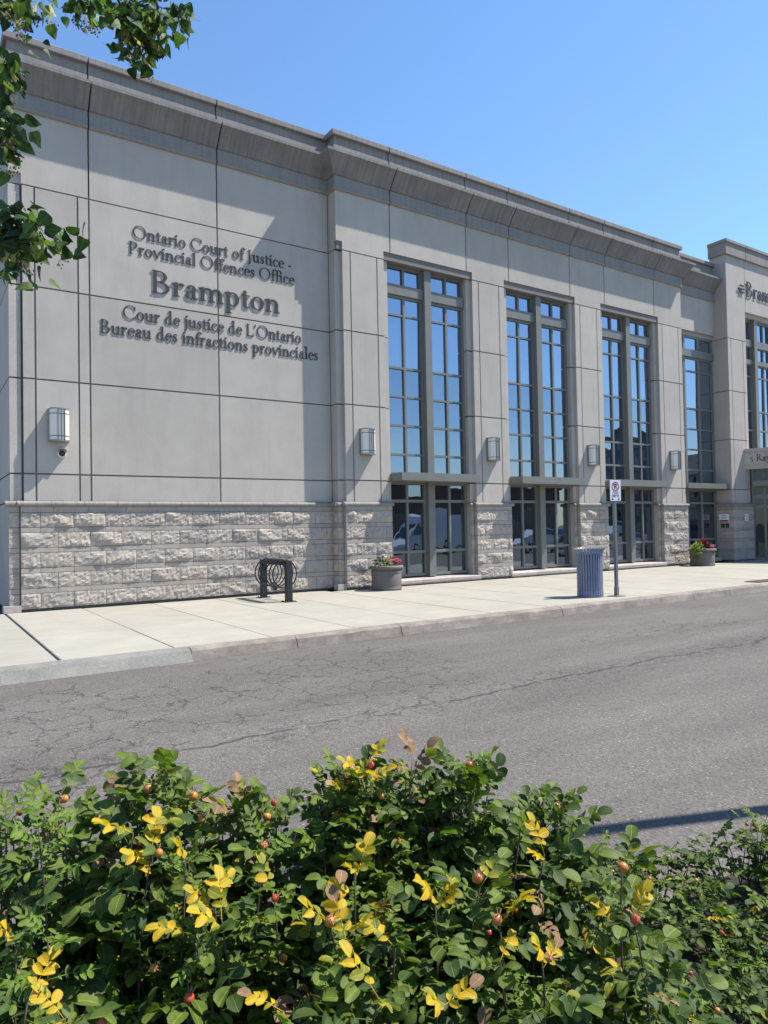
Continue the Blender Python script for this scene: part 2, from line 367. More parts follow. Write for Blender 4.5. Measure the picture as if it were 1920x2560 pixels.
# left wing: precast panels
for z0, z1 in zip(ZL[:-1], ZL[1:]):
    for x0, x1 in ((1.88, 2.13), (2.13, 2.98), (2.98, 3.21), (3.21, 6.13), (6.13, XB)): panel(rect(x0, x1, z0, z1), A)
    panel([(XL, z0+JW), (1.855, z0+JW), (1.855, z1-JW), (XL, z1-JW)], A+.045, .19)
for x0, x1 in ((XL, 3.21), (3.21, 6.13), (6.13, XB)): 
    panel([(x0+JW if x0 > 2 else 1.88, 8.928), (x1-JW, 8.928), (x1-JW, 10.5), (x0+(JW if x0 > 2 else 0), 10.5)] + ([(XL, 9.14), (1.88, 9.14)] if x0 < 2 else []), A, .25)
panel([(XL, 8.93), (1.90, 8.93), (1.90, 9.16), (XL, 9.16)], A+.05, .19)
# left end wall (side of the wing)
for z0, z1 in zip([.0]+ZL, ZL+[11.5]):
    for y0, y1 in ((A+.235, A+4.4), (A+4.4, A+9), (A+9, A+13.9)): MB().box(XL, XL+.1, y0+JW, y1-JW, z0+JW, z1-JW).build('wall_panel', M_PRE, bld)
# projecting bay: return face, frieze and piers
for z0, z1 in zip(ZL[:-1], ZL[1:]):
    MB().box(XB, XB+.2, B+.1, A, z0+JW, z1-JW).build('wall_panel', M_PRE, bld)
MB().box(XB+.003, XB+.2, B+.1, B+.302, 8.93, 9.145).build('wall_panel', M_PRE, bld)
MB().box(XB, XB+.1, B+.305, A, 8.928, 10.5).build('wall_panel', M_PRE, bld)
FX = [XB, 10.91, 13.63, 15.34, 18.09, 19.82, 22.56, XE]
for k in range(7):
    x0, x1 = FX[k]+(JW if k else 0), FX[k+1]-(JW if k < 6 else 0)
    if k % 2: poly = [(x0, 9.14), (x1, 9.14), (x1, 10.5), (x0, 10.5)]
    else:
        a, b = PIERS[k//2]
        poly = [(a if k == 0 else a, 8.928), (b, 8.928)] + ([(b, 9.14), (x1, 9.14)] if k < 6 else []) + [(x1, 10.5), (x0, 10.5)] + ([(x0, 9.14), (a, 9.14)] if k else [(x0, 9.14), (a, 9.14)])
    panel(poly, B, .3)
for i, (a, b) in enumerate(PIERS):
    for z0, z1 in zip(ZL[:-1], ZL[1:]):
        for x0, x1 in ((a, a+.24), (a+.24, b-.22), (b-.22, b)):
            panel([(x0+(0 if x0 == a else JW), z0+JW), (x1-(0 if x1 == b else JW), z0+JW), (x1-(0 if x1 == b else JW), z1-JW), (x0+(0 if x0 == a else JW), z1-JW)], B)
# window jambs: a set-back strip each side and over each opening
WIN = [(10.69, 13.85), (15.13, 18.31), (19.60, 22.77)]
def jambs(a, b, y, top, zs, w=.175, dep=.5):
    for z0, z1 in zip(zs[:-1], zs[1:]):
        for x0, x1 in ((a-.1, a+w), (b-w, b+.1)): MB().box(x0, x1, y+.10, y+dep, z0+JW, z1-JW).build('jamb', M_PRE, bld)
    MB().box(a-.1, b+.1, y+.102, y+dep, top-.17, top+.1).build('lintel', M_PRE, bld)
for a, b in WIN: jambs(a, b, B, 9.14, [.0]+ZL[:-1]+[8.97])
# courses of the stone base
ROWS = [(1.74, 2.05), (1.32, 1.63), (.90, 1.21), (.48, .79), (.055, .37)]
BANDS = [(2.055, 2.175), (1.635, 1.735), (1.215, 1.315), (.795, .895), (.375, .475)]
rs = random.Random(21)
def rough_stone(x0, x1, z0, z1, yf, back, dmax=.075, side=None):
    """one split-face block; front grid bulges towards -Y; side='L' turns it to face -X at x=yf"""
    w, h = x1-x0, z1-z0; nx = max(4, int(w/.045)); nz = 7
    pl = [(rs.uniform(.35, 1.15)*dmax, rs.uniform(-1, 1)*dmax*1.5/max(w, .3), rs.uniform(-1, 1)*dmax*1.5/h) for _ in range(6)]
    vs = []; fs = []
    for j in range(nz+1):
        for i in range(nx+1):
            u, t = i/nx, j/nz; cx, cz = (u-.5)*w, (t-.5)*h
            d = min(p0+p1*cx+p2*cz for p0, p1, p2 in pl); ed = min(u*w, (1-u)*w, t*h, (1-t)*h)
            d = max(.012, d)*min(1, .5+ed/.035) + rs.uniform(-.011, .011)*(1 if ed > 0 else .35)
            if ed <= 0: d = min(max(d, .006), .034+rs.uniform(0, .014))
            jx = rs.uniform(-.012, .012) if 0 < i < nx else 0; jz = rs.uniform(-.012, .012) if 0 < j < nz else 0
            vs.append((x0+u*w+jx, yf-max(d, 0), z0+t*h+jz))
    for j in range(nz):
        for i in range(nx):
            q = j*(nx+1)+i; fs.append((q, q+1, q+nx+2, q+nx+1))
    rim = [i for i in range(nx+1)] + [j*(nx+1)+nx for j in range(1, nz+1)] + [nz*(nx+1)+i for i in range(nx-1, -1, -1)] + [j*(nx+1) for j in range(nz-1, 0, -1)]
    b0 = len(vs); vs += [(vs[r][0], back, vs[r][2]) for r in rim]; m = len(rim)
    fs += [(rim[k], b0+k, b0+(k+1) % m, rim[(k+1) % m]) for k in range(m)]
    if side == 'L': vs = [(y, -(x), z) for x, y, z in vs]        # rotate -Y front to -X front
    MB().add(vs, fs).build('stone', M_STONE, bld)
def stone_base(x0, x1, yw, start, full=.645, rough=.066, first=0):
    yf = yw-.06
    for r, ((z0, z1), (b0, b1)) in enumerate(zip(ROWS, [BANDS[1], BANDS[2], BANDS[3], BANDS[4], None] if False else [BANDS[1], BANDS[2], BANDS[3], BANDS[4], (0, 0)])):
        ed = [x0]; x = start + (.31 if (r+first) % 2 == 0 else full)
        while x < x1-.12: 
            if x > x0+.1: ed.append(x)
            x += full
        ed.append(x1)
        for a, b in zip(ed[:-1], ed[1:]):
            rough_stone(a+.004, b-.004, z0+.004, z1-.004, yf, yw+.05, rough*rs.uniform(.7, 1.15))
            if b1: MB().box(a+.003, b-.003, yf-.004-rs.uniform(0, .004), yw+.05, b0, b1).build('stone_band', M_BAND, bld)
    x = x0
    while x < x1-.05:
        e = min(x1, x+rs.uniform(.62, .8)); e = x1 if x1-e < .25 else e
        MB().box(x+.003, e-.003, yf-.006, yw+.05, *BANDS[0]).build('stone_band', M_BAND, bld); x = e
    MB().box(x0+.01, x1-.01, yf+.03, yw+.06, .0, 2.2).build('base_core', M_JOINT, bld)
CAPP = [(.02, 2.178), (.085, 2.178), (.115, 2.192), (.13, 2.215), (.13, 2.242), (.115, 2.265), (.085, 2.278), (-.02, 2.292)]
def cap_run(x0, x1, yw):
    x = x0
    while x < x1-.02:
        e = min(x1, x+rs.uniform(.62, .75)); e = x1 if x1-e < .3 else e
        m = MB(); n = len(CAPP)
        vs = [(xx, yw-p, z) for xx in (x+.003, e-.003) for p, z in CAPP] + [(xx, yw+.05, z) for xx in (x+.003, e-.003) for z in (2.178, 2.292)]
        fs = [(i, i+n, i+n+1, i+1) for i in range(n-1)] + [tuple(range(n-1, -1, -1)), tuple(range(n, 2*n)), (0, 2*n, 2*n+2, n), (n-1, 2*n-1, 2*n+3, 2*n+1)]
        m.add(vs, fs).build('cap_stone', M_COP, bld, smooth=False); x = e
stone_base(1.88-.06, XB-.035, A, 1.88)
cap_run(1.88-.13, XB-.02, A)
cap_run(XL-.1, 1.76, A+.05)
stone_base(XL-.03, 1.81, A+.06, XL-.03, rough=.05)
MB().box(XL-.14, 1.82, A-.1, A+.2, .0, .14).build('plinth_block', M_SILL, bld)
for i, (a, b) in enumerate(PIERS):
    stone_base(a-.06, b+(.06 if i < 3 else .0), B, a-.06, full=.62, first=i)
    cap_run(a-.13, b+(.12 if i < 3 else .03), B)
    sl = (XB-.03 if i == 0 else a-.175)
    stone_base(sl-.0, a-.05, B+.13, sl, rough=.045); cap_run(sl-.05, a-.05, B+.13)
    if i < 3: stone_base(b+.05, b+.185, B+.13, b+.05, rough=.045); cap_run(b+.06, b+.2, B+.13)
MB().box(XB-.12, 9.36, B-.03, B+.2, .0, .16).build('plinth_block', M_SILL, bld)
# side of the bay's base, facing left
for (z0, z1), (b0, b1) in zip(ROWS, BANDS):
    rough_stone(-(A-.05), -(B+.11), z0+.004, z1-.004, XB-.03, XB+.05, .05, 'L')
    MB().box(XB-.035, XB+.05, B+.11, A-.06, b0, b1).build('stone_band', M_BAND, bld)
MB().box(XB-.13, XB+.02, B+.03, A-.1, 2.178, 2.285).build('cap_stone', M_COP, bld)
# sills
def sill(a, b, y):
    n = 3
    for k in range(n):
        x0, x1 = a+(b-a)*k/n, a+(b-a)*(k+1)/n
        MB().prism_yz([(y-.09, .02), (y+.5, .02), (y+.5, .20), (y+.0, .165), (y-.09, .15), (y-.105, .13), (y-.105, .06)], x0+.003, x1-.003).build('sill', M_SILL, bld)
for a, b in WIN: sill(a-.02, b+.02, B)
# ---- cornice, parapet and coping along a path of wall faces
COR = [(-.05, 10.60), (.055, 10.60), (.055, 10.83), (.085, 10.85), (.135, 10.93), (.20, 11.02), (.275, 11.12), (.35, 11.20), (.40, 11.24), (.42, 11.255), (.42, 11.325), (.34, 11.345), (-.05, 11.40)]
FIL = [(-.05, 10.53), (.04, 10.53), (.04, 10.84), (-.05, 10.84)]
BEAD = [(-.05, 10.455), (.035, 10.465), (.06, 10.49), (.06, 10.525), (-.05, 10.528)]
PAR = [(-.25, 11.36), (.03, 11.36), (.03, 11.655), (.0, 11.675), (.0, 11.90), (-.25, 11.90)]
COP = [(-.32, 11.895), (.075, 11.895), (.085, 11.91), (.085, 12.03), (.06, 12.05), (-.32, 12.065)]
def run(prof, p0, p1, d, n, k0, k1):
    """extrude an (offset, z) profile from p0 to p1; d direction, n outward normal, k miter (+1 outer corner, -1 inner, 0 butt)"""
    m = MB(); N = len(prof); vs = []
    for p, k, sgn in ((p0, k0, -1), (p1, k1, 1)):
        for off, z in prof: vs.append((p[0]+n[0]*off+d[0]*sgn*k*off, p[1]+n[1]*off+d[1]*sgn*k*off, z))
    fs = [(i, i+N, (i+1) % N+N, (i+1) % N) for i in range(N)] + [tuple(range(N-1, -1, -1)), tuple(range(N, 2*N))]
    return m.add(vs, fs)
def joinmb(*ms):
    o = MB()
    for m in ms: o.add(m.v, m.f)
    return o
g = .016
def segs(p, y, n, ks, ke):
    L = []
    for i, (a, b) in enumerate(zip(p[:-1], p[1:])):
        L.append((((a+(g if i else 0)), y), ((b-(g if i < len(p)-2 else 0)), y), (1, 0), n, ks if i == 0 else 0, ke if i == len(p)-2 else 0))
    return L
FRONT = (0, -1)
SA = segs([XL, 3.21, 6.13, XB], A, FRONT, 1, -1)
SB = segs(FX, B, FRONT, 1, 1)
SC = segs([XE, XD], A, FRONT, -1, 0)
ret = ((XB, A), (XB, B), (0, -1), (-1, 0), -1, 1)
ret2 = ((XE, B), (XE, A), (0, 1), (1, 0), 1, -1)
side = ((XL, A+13.9), (XL, A), (0, -1), (-1, 0), 0, 1)
for prof, nm, mm in ((COR, 'cornice_block', M_COR), (BEAD, 'bead_moulding', M_BEAD), (PAR, 'parapet_block', M_COP), (COP, 'coping', M_COP), (FIL, 'fillet_band', M_FIL)):
    if nm == 'cornice_block': prof = [(-.05, 10.835)] + [(.055, 10.835)] + prof[3:]
    for s in SA[:-1]+SC[1:]: run(prof, *s).build(nm, mm, bld)
    run(prof, *SA[-1]).build(nm, mm, bld); run(prof, *side).build(nm, mm, bld)
    joinmb(run(prof, *ret), run(prof, *SB[0])).build(nm, mm, bld)
    for s in SB[1:-1]: run(prof, *s).build(nm, mm, bld)
    joinmb(run(prof, *SB[-1]), run(prof, *ret2)).build(nm, mm, bld)
    run(prof, *SC[0]).build(nm, mm, bld)
# ---- entrance pavilion (right)
DP = [(-.05, 12.27), (.085, 12.27), (.085, 12.74), (-.05, 12.74)]; DC = [(-.3, 12.735), (.12, 12.735), (.13, 12.75), (.13, 12.85), (.1, 12.87), (-.3, 12.88)]
for prof, nm in ((DP, 'parapet_block'), (DC, 'coping')):
    joinmb(run(prof, (XD, A+.14), (XD, D), (0, -1), (-1, 0), 0, 1), run(prof, (XD, D), (28.4-g, D), (1, 0), FRONT, 1, 0)).build(nm, M_COP, bld)
    for a, b in ((28.4, 31.5), (31.5, 34)): run(prof, (a+g, D), (b-g, D), (1, 0), FRONT, 0, 0).build(nm, M_COP, bld)
DZ = ZL
for z0, z1 in zip(DZ[:-1], DZ[1:]):
    for x0, x1 in ((XD, 27.27), (27.27, 28.13), (28.13, 28.36)): panel([(x0+(0 if x0 == XD else JW), z0+JW), (x1-(0 if x1 == 28.36 else JW), z0+JW), (x1-(0 if x1 == 28.36 else JW), z1-JW), (x0+(0 if x0 == XD else JW), z1-JW)], D)
    MB().box(XD, XD+.1, D+.12, A+.45, z0+JW, z1-JW).build('wall_panel', M_PRE, bld)
MB().box(XD, XD+.1, D+.25, A+.13, 8.928, 12.3).build('wall_panel', M_PRE, bld)
panel([(XD, 8.928), (28.36, 8.928), (28.36, 10.15), (28.39, 10.15), (28.39, 12.3), (XD, 12.3)], D, .25)
panel([(28.415, 10.15), (31.49, 10.15), (31.49, 12.3), (28.415, 12.3)], D, .25); panel([(31.51, .3), (34, .3), (34, 12.3), (31.51, 12.3)], D, .25)
jambs(28.36, 31.5, D, 10.15, [4.6, 6.8, 8.915, 9.98])
stone_base(XD-.06, 28.45, D, XD-.06, rough=.022)
cap_run(XD-.12, 28.5, D)
for (z0, z1), (b0, b1) in zip(ROWS, BANDS):
    rough_stone(-(A+.1), -(D-.055), z0+.004, z1-.004, XD-.06, XD+.05, .018, 'L')
    MB().box(XD-.065, XD+.05, D-.05, A+.1, b0, b1).build('stone_band', M_BAND, bld)
MB().box(XD-.13, XD, D-.02, A+.1, 2.178, 2.285).build('cap_stone', M_COP, bld)
# recessed bay between the two
panel([(XE-.02, 9.10), (XD-.01, 9.10), (XD-.01, 10.5), (XE-.02, 10.5)], A, .3)
MB().box(XE-.1, XD, A+.12, A+.5, 8.93, 9.2).build('lintel', M_PRE, bld)
for z0, z1 in zip([0]+ZL[:-1], ZL): MB().box(XE-.12, XE-.01, B+.14, A+.5, z0+JW, z1-JW).build('wall_panel', M_PRE, bld)
sill(XE, XD-.1, A-.02)

# ---- windows
rw = random.Random(8)
def window(cols, rows, yw, extra=None, muls=(), bands=(), lo=.0, storefront=3.0):
    """cols: (x0,x1) per pane column, rows: (z0,z1) per pane row; yw glass plane"""
    X0, X1 = cols[0][0]-.075, cols[-1][1]+.075; Z0, Z1 = rows[-1][0]-.08, rows[0][1]+.1
    m = MB(); prev = X0
    for x0, x1 in cols: m.box(prev, x0, yw-.055, yw+.05, Z0, Z1); prev = x1
    m.box(prev, X1, yw-.055, yw+.05, Z0, Z1)
    for x0, x1 in cols:
        pz = Z1
        for z0, z1 in rows: m.box(x0, x1, yw-.052, yw+.05, z1, pz); pz = z0
        m.box(x0, x1, yw-.052, yw+.05, Z0, pz)
    w = m.build('window', M_FRAME, bld)
    for r, (z0, z1) in enumerate(rows):
        gm = M_GLASS if z0 > 6.05 else (M_GLASS2 if z0 > storefront else M_GLASS3)
        for x0, x1 in cols:
            ax, az = rw.gauss(0, .006), rw.gauss(0, .005); dx, dz = (x1-x0)/2+.005, (z1-z0)/2+.005; cx, cz = (x0+x1)/2, (z0+z1)/2
            c = lambda sx, sz: (cx+sx*dx, yw+sx*dx*az+sz*dz*ax, cz+sz*dz)
            f = [c(-1, -1), c(1, -1), c(1, 1), c(-1, 1)]
            MB().add(f+[(p[0], p[1]+.012, p[2]) for p in f], [(0, 1, 2, 3), (7, 6, 5, 4), (0, 4, 5, 1), (1, 5, 6, 2), (2, 6, 7, 3), (3, 7, 4, 0)]).build('pane', gm, w)
    for x0, x1, d in muls: MB().box(x0, x1, yw-d, yw-.01, Z0-.02, Z1-.02).build('mullion', M_FRAME, w)
    for x0, x1, z0, z1 in bands: MB().box(x0, x1, yw-.115, yw-.01, z0, z1).build('transom', M_FRAME, w)
    return w
ROWZ = [(8.40, 8.86), (7.56, 8.02), (6.08, 7.51), (5.27, 6.02), (4.47, 5.22), (3.66, 4.41), (3.13, 3.60), (2.37, 2.79), (.94, 2.29), (.30, .87)]
for a, b in WIN:
    c = (a+b)/2; cols = []
    for s in (-1, 1):
        u = sorted((c+s*.185, c+s*1.33)); w2 = (u[1]-u[0]-.07)/2
        cols += [(u[0], u[0]+w2), (u[1]-w2, u[1])]
    window(cols, ROWZ, B+.30, muls=[(c-.115, c+.115, .19)], bands=[(a+.18, c-.12, 8.09, 8.38), (c+.12, b-.18, 8.09, 8.38), (a+.18, c-.12, 2.84, 3.10), (c+.12, b-.18, 2.84, 3.10)])
    cn = MB().prism_yz([(B-.46, 2.875), (B+.28, 2.855), (B+.28, 3.06), (B-.46, 3.075)], a+.155, b-.24).build('canopy', M_FRAME, bld)
    MB().box(a+.165, b-.25, B-.475, B-.461, 2.855, 2.878).build('drip_edge', M_FRAME, cn)
window([(24.32, 25.05), (25.17, 26.0), (26.1, 26.93)], ROWZ, A+.17, bands=[(24.22, 27.0, 8.09, 8.38)])
cn = MB().prism_yz([(A-.46, 2.875), (A+.1, 2.855), (A+.1, 3.06), (A-.46, 3.075)], XE+.1, XD-.02).build('canopy', M_FRAME, bld)
RD = [(9.15, 9.88), (8.32, 8.80), (7.63, 8.06), (6.2, 7.56), (5.4, 6.13), (4.6, 5.33)]
window([(28.68, 29.15), (29.53, 30.1), (30.17, 30.74), (31.02, 31.3)], RD, D+.30, muls=[(29.2, 29.42, .2), (30.78, 30.98, .2)], bands=[(28.55, 29.2, 8.83, 9.12), (29.42, 30.78, 8.83, 9.12), (28.55, 29.2, 8.1, 8.29), (29.42, 30.78, 8.1, 8.29)])
# vestibule: angled side wall of glass under a lettered beam
ves = thing('entrance_vestibule', 'glass entrance vestibule under a lettered stone beam at the right edge', 'entrance', (29.2, 14, 0))
VD = Vector((.34, -.94, 0)).normalized(); VN = Vector((-VD.y*-1, VD.x*-1, 0)); VN = Vector((VD.y, -VD.x, 0))   # outward to the left
if VN.x > 0: VN = -VN
def vbox(name, m, par, p0, s0, s1, n0, n1, z0, z1):
    P = [p0+VD*s+VN*n for s, n in ((s0, n0), (s1, n0), (s1, n1), (s0, n1))]
    return MB().prism_xy([(q.x, q.y) for q in P][::-1] if (VD.cross(VN)).z < 0 else [(q.x, q.y) for q in P], z0, z1).build(name, m, par)
P0 = Vector((28.02, D-.005, 0)); P1 = Vector((28.47, D-.005, 0))
bm = vbox('beam', M_PRE, ves, P0, 0, 4, -.5, 0, 3.82, 4.36)
vbox('beam_ledge', M_PRE, ves, P0, -.0, 4.02, -.5, .05, 4.36, 4.50); vbox('beam_ledge', M_PRE, ves, P0, 0, 4, -.5, -.03, 3.68, 3.82)
vbox('canopy', M_FRAME, ves, P1, .1, 4, -.3, .34, 2.98, 3.2)
FR = MB()
def vb(m, s0, s1, n0, n1, z0, z1):
    P = [P1+VD*s+VN*n for s, n in ((s0, n0), (s1, n0), (s1, n1), (s0, n1))]
    if (VD.cross(VN)).z < 0: P = P[::-1]
    m.prism_xy([(q.x, q.y) for q in P], z0, z1)
ss = [0, .42, 1.5, 2.6, 3.7]
for s in ss: vb(FR, s, s+.09, -.1, 0, .0, 3.7)
for s, e in zip(ss[:-1], ss[1:]):
    for z0, z1 in ((0, .12), (2.1, 2.2), (2.48, 2.66), (2.9, 3.2), (3.6, 3.7)): vb(FR, s+.09, e, -.1, -.005, z0, z1)
vf = FR.build('frame', M_FRAME, ves)
for s, e in zip(ss[:-1], ss[1:]):
    for z0, z1 in ((.12, .9), (.9, 2.1), (2.2, 2.48), (2.66, 2.9), (3.2, 3.6)):
        m = MB(); vb(m, s+.09, e, -.06, -.045, z0+.0, z1-.0); m.build('pane', M_GLASS4, vf)
rf = MB().prism_xy([(28.0, D), (29.5, 11.9), (34, 11.9), (34, D)], 3.9, 4.34).build('roof', M_PRE, ves)
vbox('door_stile', M_FRAME, ves, P1, .56, .64, -.04, .02, .1, 2.1); vbox('door_stile', M_FRAME, ves, P1, 1.38, 1.46, -.04, .02, .1, 2.1)

# ================================================================== lettering
XH, TS, TN = .62, .108, .042
def strip(*pairs): return list(pairs)
def stem(x, y0, y1, w=TS, bot=True, top='full'):
    L = [strip(((x, y0), (x+w, y0)), ((x, y1), (x+w, y1)))]
    if bot: L.append(strip(((x-.075, y0), (x+w+.075, y0)), ((x-.06, y0+.035), (x+w+.06, y0+.035)), ((x-.0, y0+.075), (x+w, y0+.075))))
    if top == 'full': L.append(strip(((x, y1-.075), (x+w, y1-.075)), ((x-.06, y1-.035), (x+w+.06, y1-.035)), ((x-.075, y1), (x+w+.075, y1))))
    if top == 'flag': L.append(strip(((x-.11, y1-.075), (x-.11, y1-.045)), ((x+.01, y1-.12), (x+.01, y1-.01)), ((x+w*.8, y1-.1), (x+w*.8, y1+.025))))
    return L
def arc(cx, cy, rx, ry, a0, a1, th=TS, tn=TN, n=18):
    L = []
    for i in range(n+1):
        a = R(a0+(a1-a0)*i/n); w = tn+(th-tn)*abs(math.cos(a))**1.4
        L.append(((cx+rx*math.cos(a), cy+ry*math.sin(a)), (cx+(rx-w)*math.cos(a), cy+(ry-w*.92)*math.sin(a))))
    return [L]
def line(p, q, w0, w1=None):
    w1 = w1 or w0; dx, dy = q[0]-p[0], q[1]-p[1]; l = math.hypot(dx, dy); nx, ny = -dy/l/2, dx/l/2
    return [[((p[0]+nx*w0, p[1]+ny*w0), (p[0]-nx*w0, p[1]-ny*w0)), ((q[0]+nx*w1, q[1]+ny*w1), (q[0]-nx*w1, q[1]-ny*w1))]]
def dot(x, y, r): return [[((x+r*math.cos(a), y+r*math.sin(a)), (x+r*math.cos(a), y-r*math.sin(a))) for a in (math.pi*.98, 2.4, 1.6, .8, .06)]]
def curve(pts, ws):
    L = []
    for i, p in enumerate(pts):
        a = pts[max(0, i-1)]; b = pts[min(len(pts)-1, i+1)]; dx, dy = b[0]-a[0], b[1]-a[1]; l = math.hypot(dx, dy)
        L.append(((p[0]-dy/l*ws[i]/2, p[1]+dx/l*ws[i]/2), (p[0]+dy/l*ws[i]/2, p[1]-dx/l*ws[i]/2)))
    return [L]
def arch(x, w): return arc(x+w/2, .38, w/2+.075, .245, 160, 0, TS, .07, 10)
GL = {
 'O': (1.08, arc(.54, .5, .5, .525, 0, 360, n=36)),
 'C': (.98, arc(.54, .5, .5, .525, 42, 318, n=30)+line((.90, .66), (.90, .95), .05, .07)+line((.91, .1), (.93, .24), .05, .04)),
 'J': (.40, stem(.14, .0, 1, bot=False)+curve([(.215, .05), (.20, -.12), (.10, -.24), (-.02, -.27)], [TS, .12, .08, .05])),
 'P': (.70, stem(.12, 0, 1)+arc(.28, .735, .38, .265, -95, 90, n=18)+line((.2, .975), (.32, .975), .05)+line((.2, .495), (.3, .495), .05)),
 'B': (.78, stem(.12, 0, 1)+arc(.30, .755, .31, .245, -90, 90)+arc(.30, .27, .40, .27, -90, 90)+line((.2, .975), (.32, .975), .05)+line((.2, .515), (.32, .515), .05)+line((.2, .025), (.32, .025), .05)),
 'L': (.68, stem(.12, 0, 1)+line((.2, .03), (.62, .03), .06)+line((.61, .0), (.66, .24), .07, .04)),
 'R': (.84, stem(.12, 0, 1)+arc(.28, .755, .33, .245, -95, 90)+line((.2, .975), (.32, .975), .05)+line((.2, .515), (.3, .515), .05)+line((.36, .5), (.80, .03), .13, .12)+line((.72, .02), (.90, .02), .04)),
 '5': (.56, line((.14, .62), (.48, .68), .09, .1)+line((.15, .62), (.12, .34), .05)+arc(.2, .14, .28, .26, -100, 100)),
 'a': (.55, stem(.32, .03, .42, bot=False, top=None)+arc(.27, .42, .195, .2, 165, 0, .14, .06)+arc(.25, .17, .2, .19, 60, 300, .13, .05)+line((.3, .33), (.4, .39), .05)+curve([(.37, .1), (.44, .01), (.54, .06)], [.12, .08, .03])),
 'c': (.53, arc(.31, .3, .27, .325, 45, 318, .135, .05, 22)+dot(.46, .50, .065)),
 'd': (.66, arc(.31, .3, .265, .32, 30, 330, .135, .05, 24)+stem(.42, .03, 1.06, .125, bot=False, top='flag')+line((.48, .02), (.64, .05), .05, .03)),
 'e': (.55, arc(.31, .3, .27, .325, 8, 318, .135, .05, 26)+line((.08, .33), (.56, .36), .045)),
 'f': (.38, stem(.14, 0, .84, .12, top=None)+arc(.35, .84, .21, .22, 180, 40, .12, .06, 10)+dot(.49, .96, .06)+line((.03, .585), (.42, .585), .05)),
 'i': (.33, stem(.10, 0, .62, .13, top='flag')+line((.10, .78), (.26, .90), .13, .1)),
 'j': (.31, stem(.12, -.08, .62, .125, bot=False, top='flag')+curve([(.18, -.05), (.15, -.22), (.02, -.31)], [.125, .09, .05])+line((.12, .78), (.28, .90), .13, .1)),
 'l': (.32, stem(.10, 0, 1.06, .13, top='flag')),
 'm': (1.02, stem(.10, 0, .62, .13, top='flag')+stem(.45, 0, .45, .13, top=None)+stem(.80, 0, .45, .13, top=None)+arch(.2, .31)+arch(.55, .31)),
 'n': (.68, stem(.10, 0, .62, .13, top='flag')+stem(.46, 0, .45, .13, top=None)+arch(.2, .32)),
 'o': (.63, arc(.315, .3, .28, .325, 0, 360, .135, .05, 28)),
 'p': (.67, stem(.11, -.36, .62, .13, top='flag')+arc(.345, .3, .27, .325, -150, 150, .135, .05, 24)),
 'r': (.47, stem(.10, 0, .62, .13, top='flag')+curve([(.2, .45), (.28, .56), (.40, .58)], [.05, .08, .12])+dot(.42, .55, .06)),
 's': (.44, curve([(.37, .45), (.34, .57), (.22, .60), (.12, .53), (.12, .43), (.22, .34), (.33, .25), (.36, .15), (.27, .04), (.16, .02), (.08, .10), (.06, .18)], [.05, .06, .06, .08, .1, .13, .13, .1, .07, .06, .06, .05])),
 't': (.40, stem(.13, .08, .80, .125, bot=False, top=None)+line((.03, .585), (.40, .585), .05)+curve([(.19, .1), (.24, .03), (.38, .07)], [.12, .08, .03])),
 'u': (.68, stem(.10, .15, .62, .13, bot=False, top='flag')+stem(.46, .03, .62, .13, bot=False, top='flag')+arc(.345, .23, .245, .235, 180, 345, .13, .07, 10)+line((.5, .02), (.68, .05), .05, .03)),
 'v': (.60, line((.10, .61), (.32, .0), .135, .1)+line((.53, .61), (.32, .0), .055, .06)+line((.0, .605), (.23, .605), .035)+line((.44, .605), (.62, .605), .035)),
 'y': (.60, line((.10, .61), (.34, .0), .135, .1)+curve([(.53, .61), (.32, .0), (.2, -.26), (.06, -.30)], [.055, .07, .07, .09])+line((.0, .605), (.23, .605), .035)+line((.44, .605), (.62, .605), .035)),
 '-': (.40, line((.06, .29), (.34, .29), .075)), "'": (.24, line((.13, 1.0), (.10, .72), .11, .04)),
}
def text_mesh_letters(parent, text, x0, x1, base, h, place, m, depth=.018, stand=.022):
    adv = sum(.34 if ch == ' ' else GL[ch][0] for ch in text); sx = (x1-x0)/adv; x = 0
    for ch in text:
        if ch == ' ': x += .34; continue
        w, strips = GL[ch]; mb = MB()
        for q, S in enumerate(strips):
            n = len(S); e = .0004*q; vs = []
            for (l, r) in S:
                for d in (stand+depth+e, stand-e):
                    for p in (l, r): vs.append(place(x0+(x+p[0])*sx, base+p[1]*h, d))
            fs = []
            for i in range(n-1):
                a, b = i*4, i*4+4
                fs += [(a, a+1, b+1, b), (a+2, b+2, b+3, a+3), (a, b, b+2, a+2), (a+1, a+3, b+3, b+1)]
            fs += [(0, 2, 3, 1), ((n-1)*4, (n-1)*4+1, (n-1)*4+3, (n-1)*4+2)]
            mb.add(vs, fs)
        for px_ in (.3, .7): c0 = place(x0+(x+w*.3)*sx, base+.3*h, 0)
        mb.build('letter', m, parent); x += w
onA = lambda u, z, d: (u, A-d, z)
LINES = [('Ontario Court of Justice -', 4.13, 8.11, 8.265, .285, 'upper English line of dark raised letters naming the court'),
 ('Provincial Offences Office', 4.04, 8.18, 7.885, .285, 'second line of dark raised letters, directly above the large city name'),
 ('Brampton', 4.52, 7.76, 7.075, .53, 'largest dark raised letters in the middle of the wall sign'),
 ("Cour de justice de L'Ontario", 3.90, 8.35, 6.395, .30, 'upper French line of dark raised letters, directly below the large city name'),
 ('Bureau des infractions provinciales', 3.41, 8.83, 6.005, .30, 'lowest and longest line of dark raised letters on the wall')]
for t, x0, x1, zb, h, lab in LINES:
    e = thing('wall_lettering', lab, 'lettering', (x0, A, zb), 'raised letter lines on the left wall')
    text_mesh_letters(e, t, x0, x1, zb, h, onA, M_LET, depth=.010 if h < .4 else .014, stand=.006 if h < .4 else .010)
onD = lambda u, z, d: (u, D-d, z)
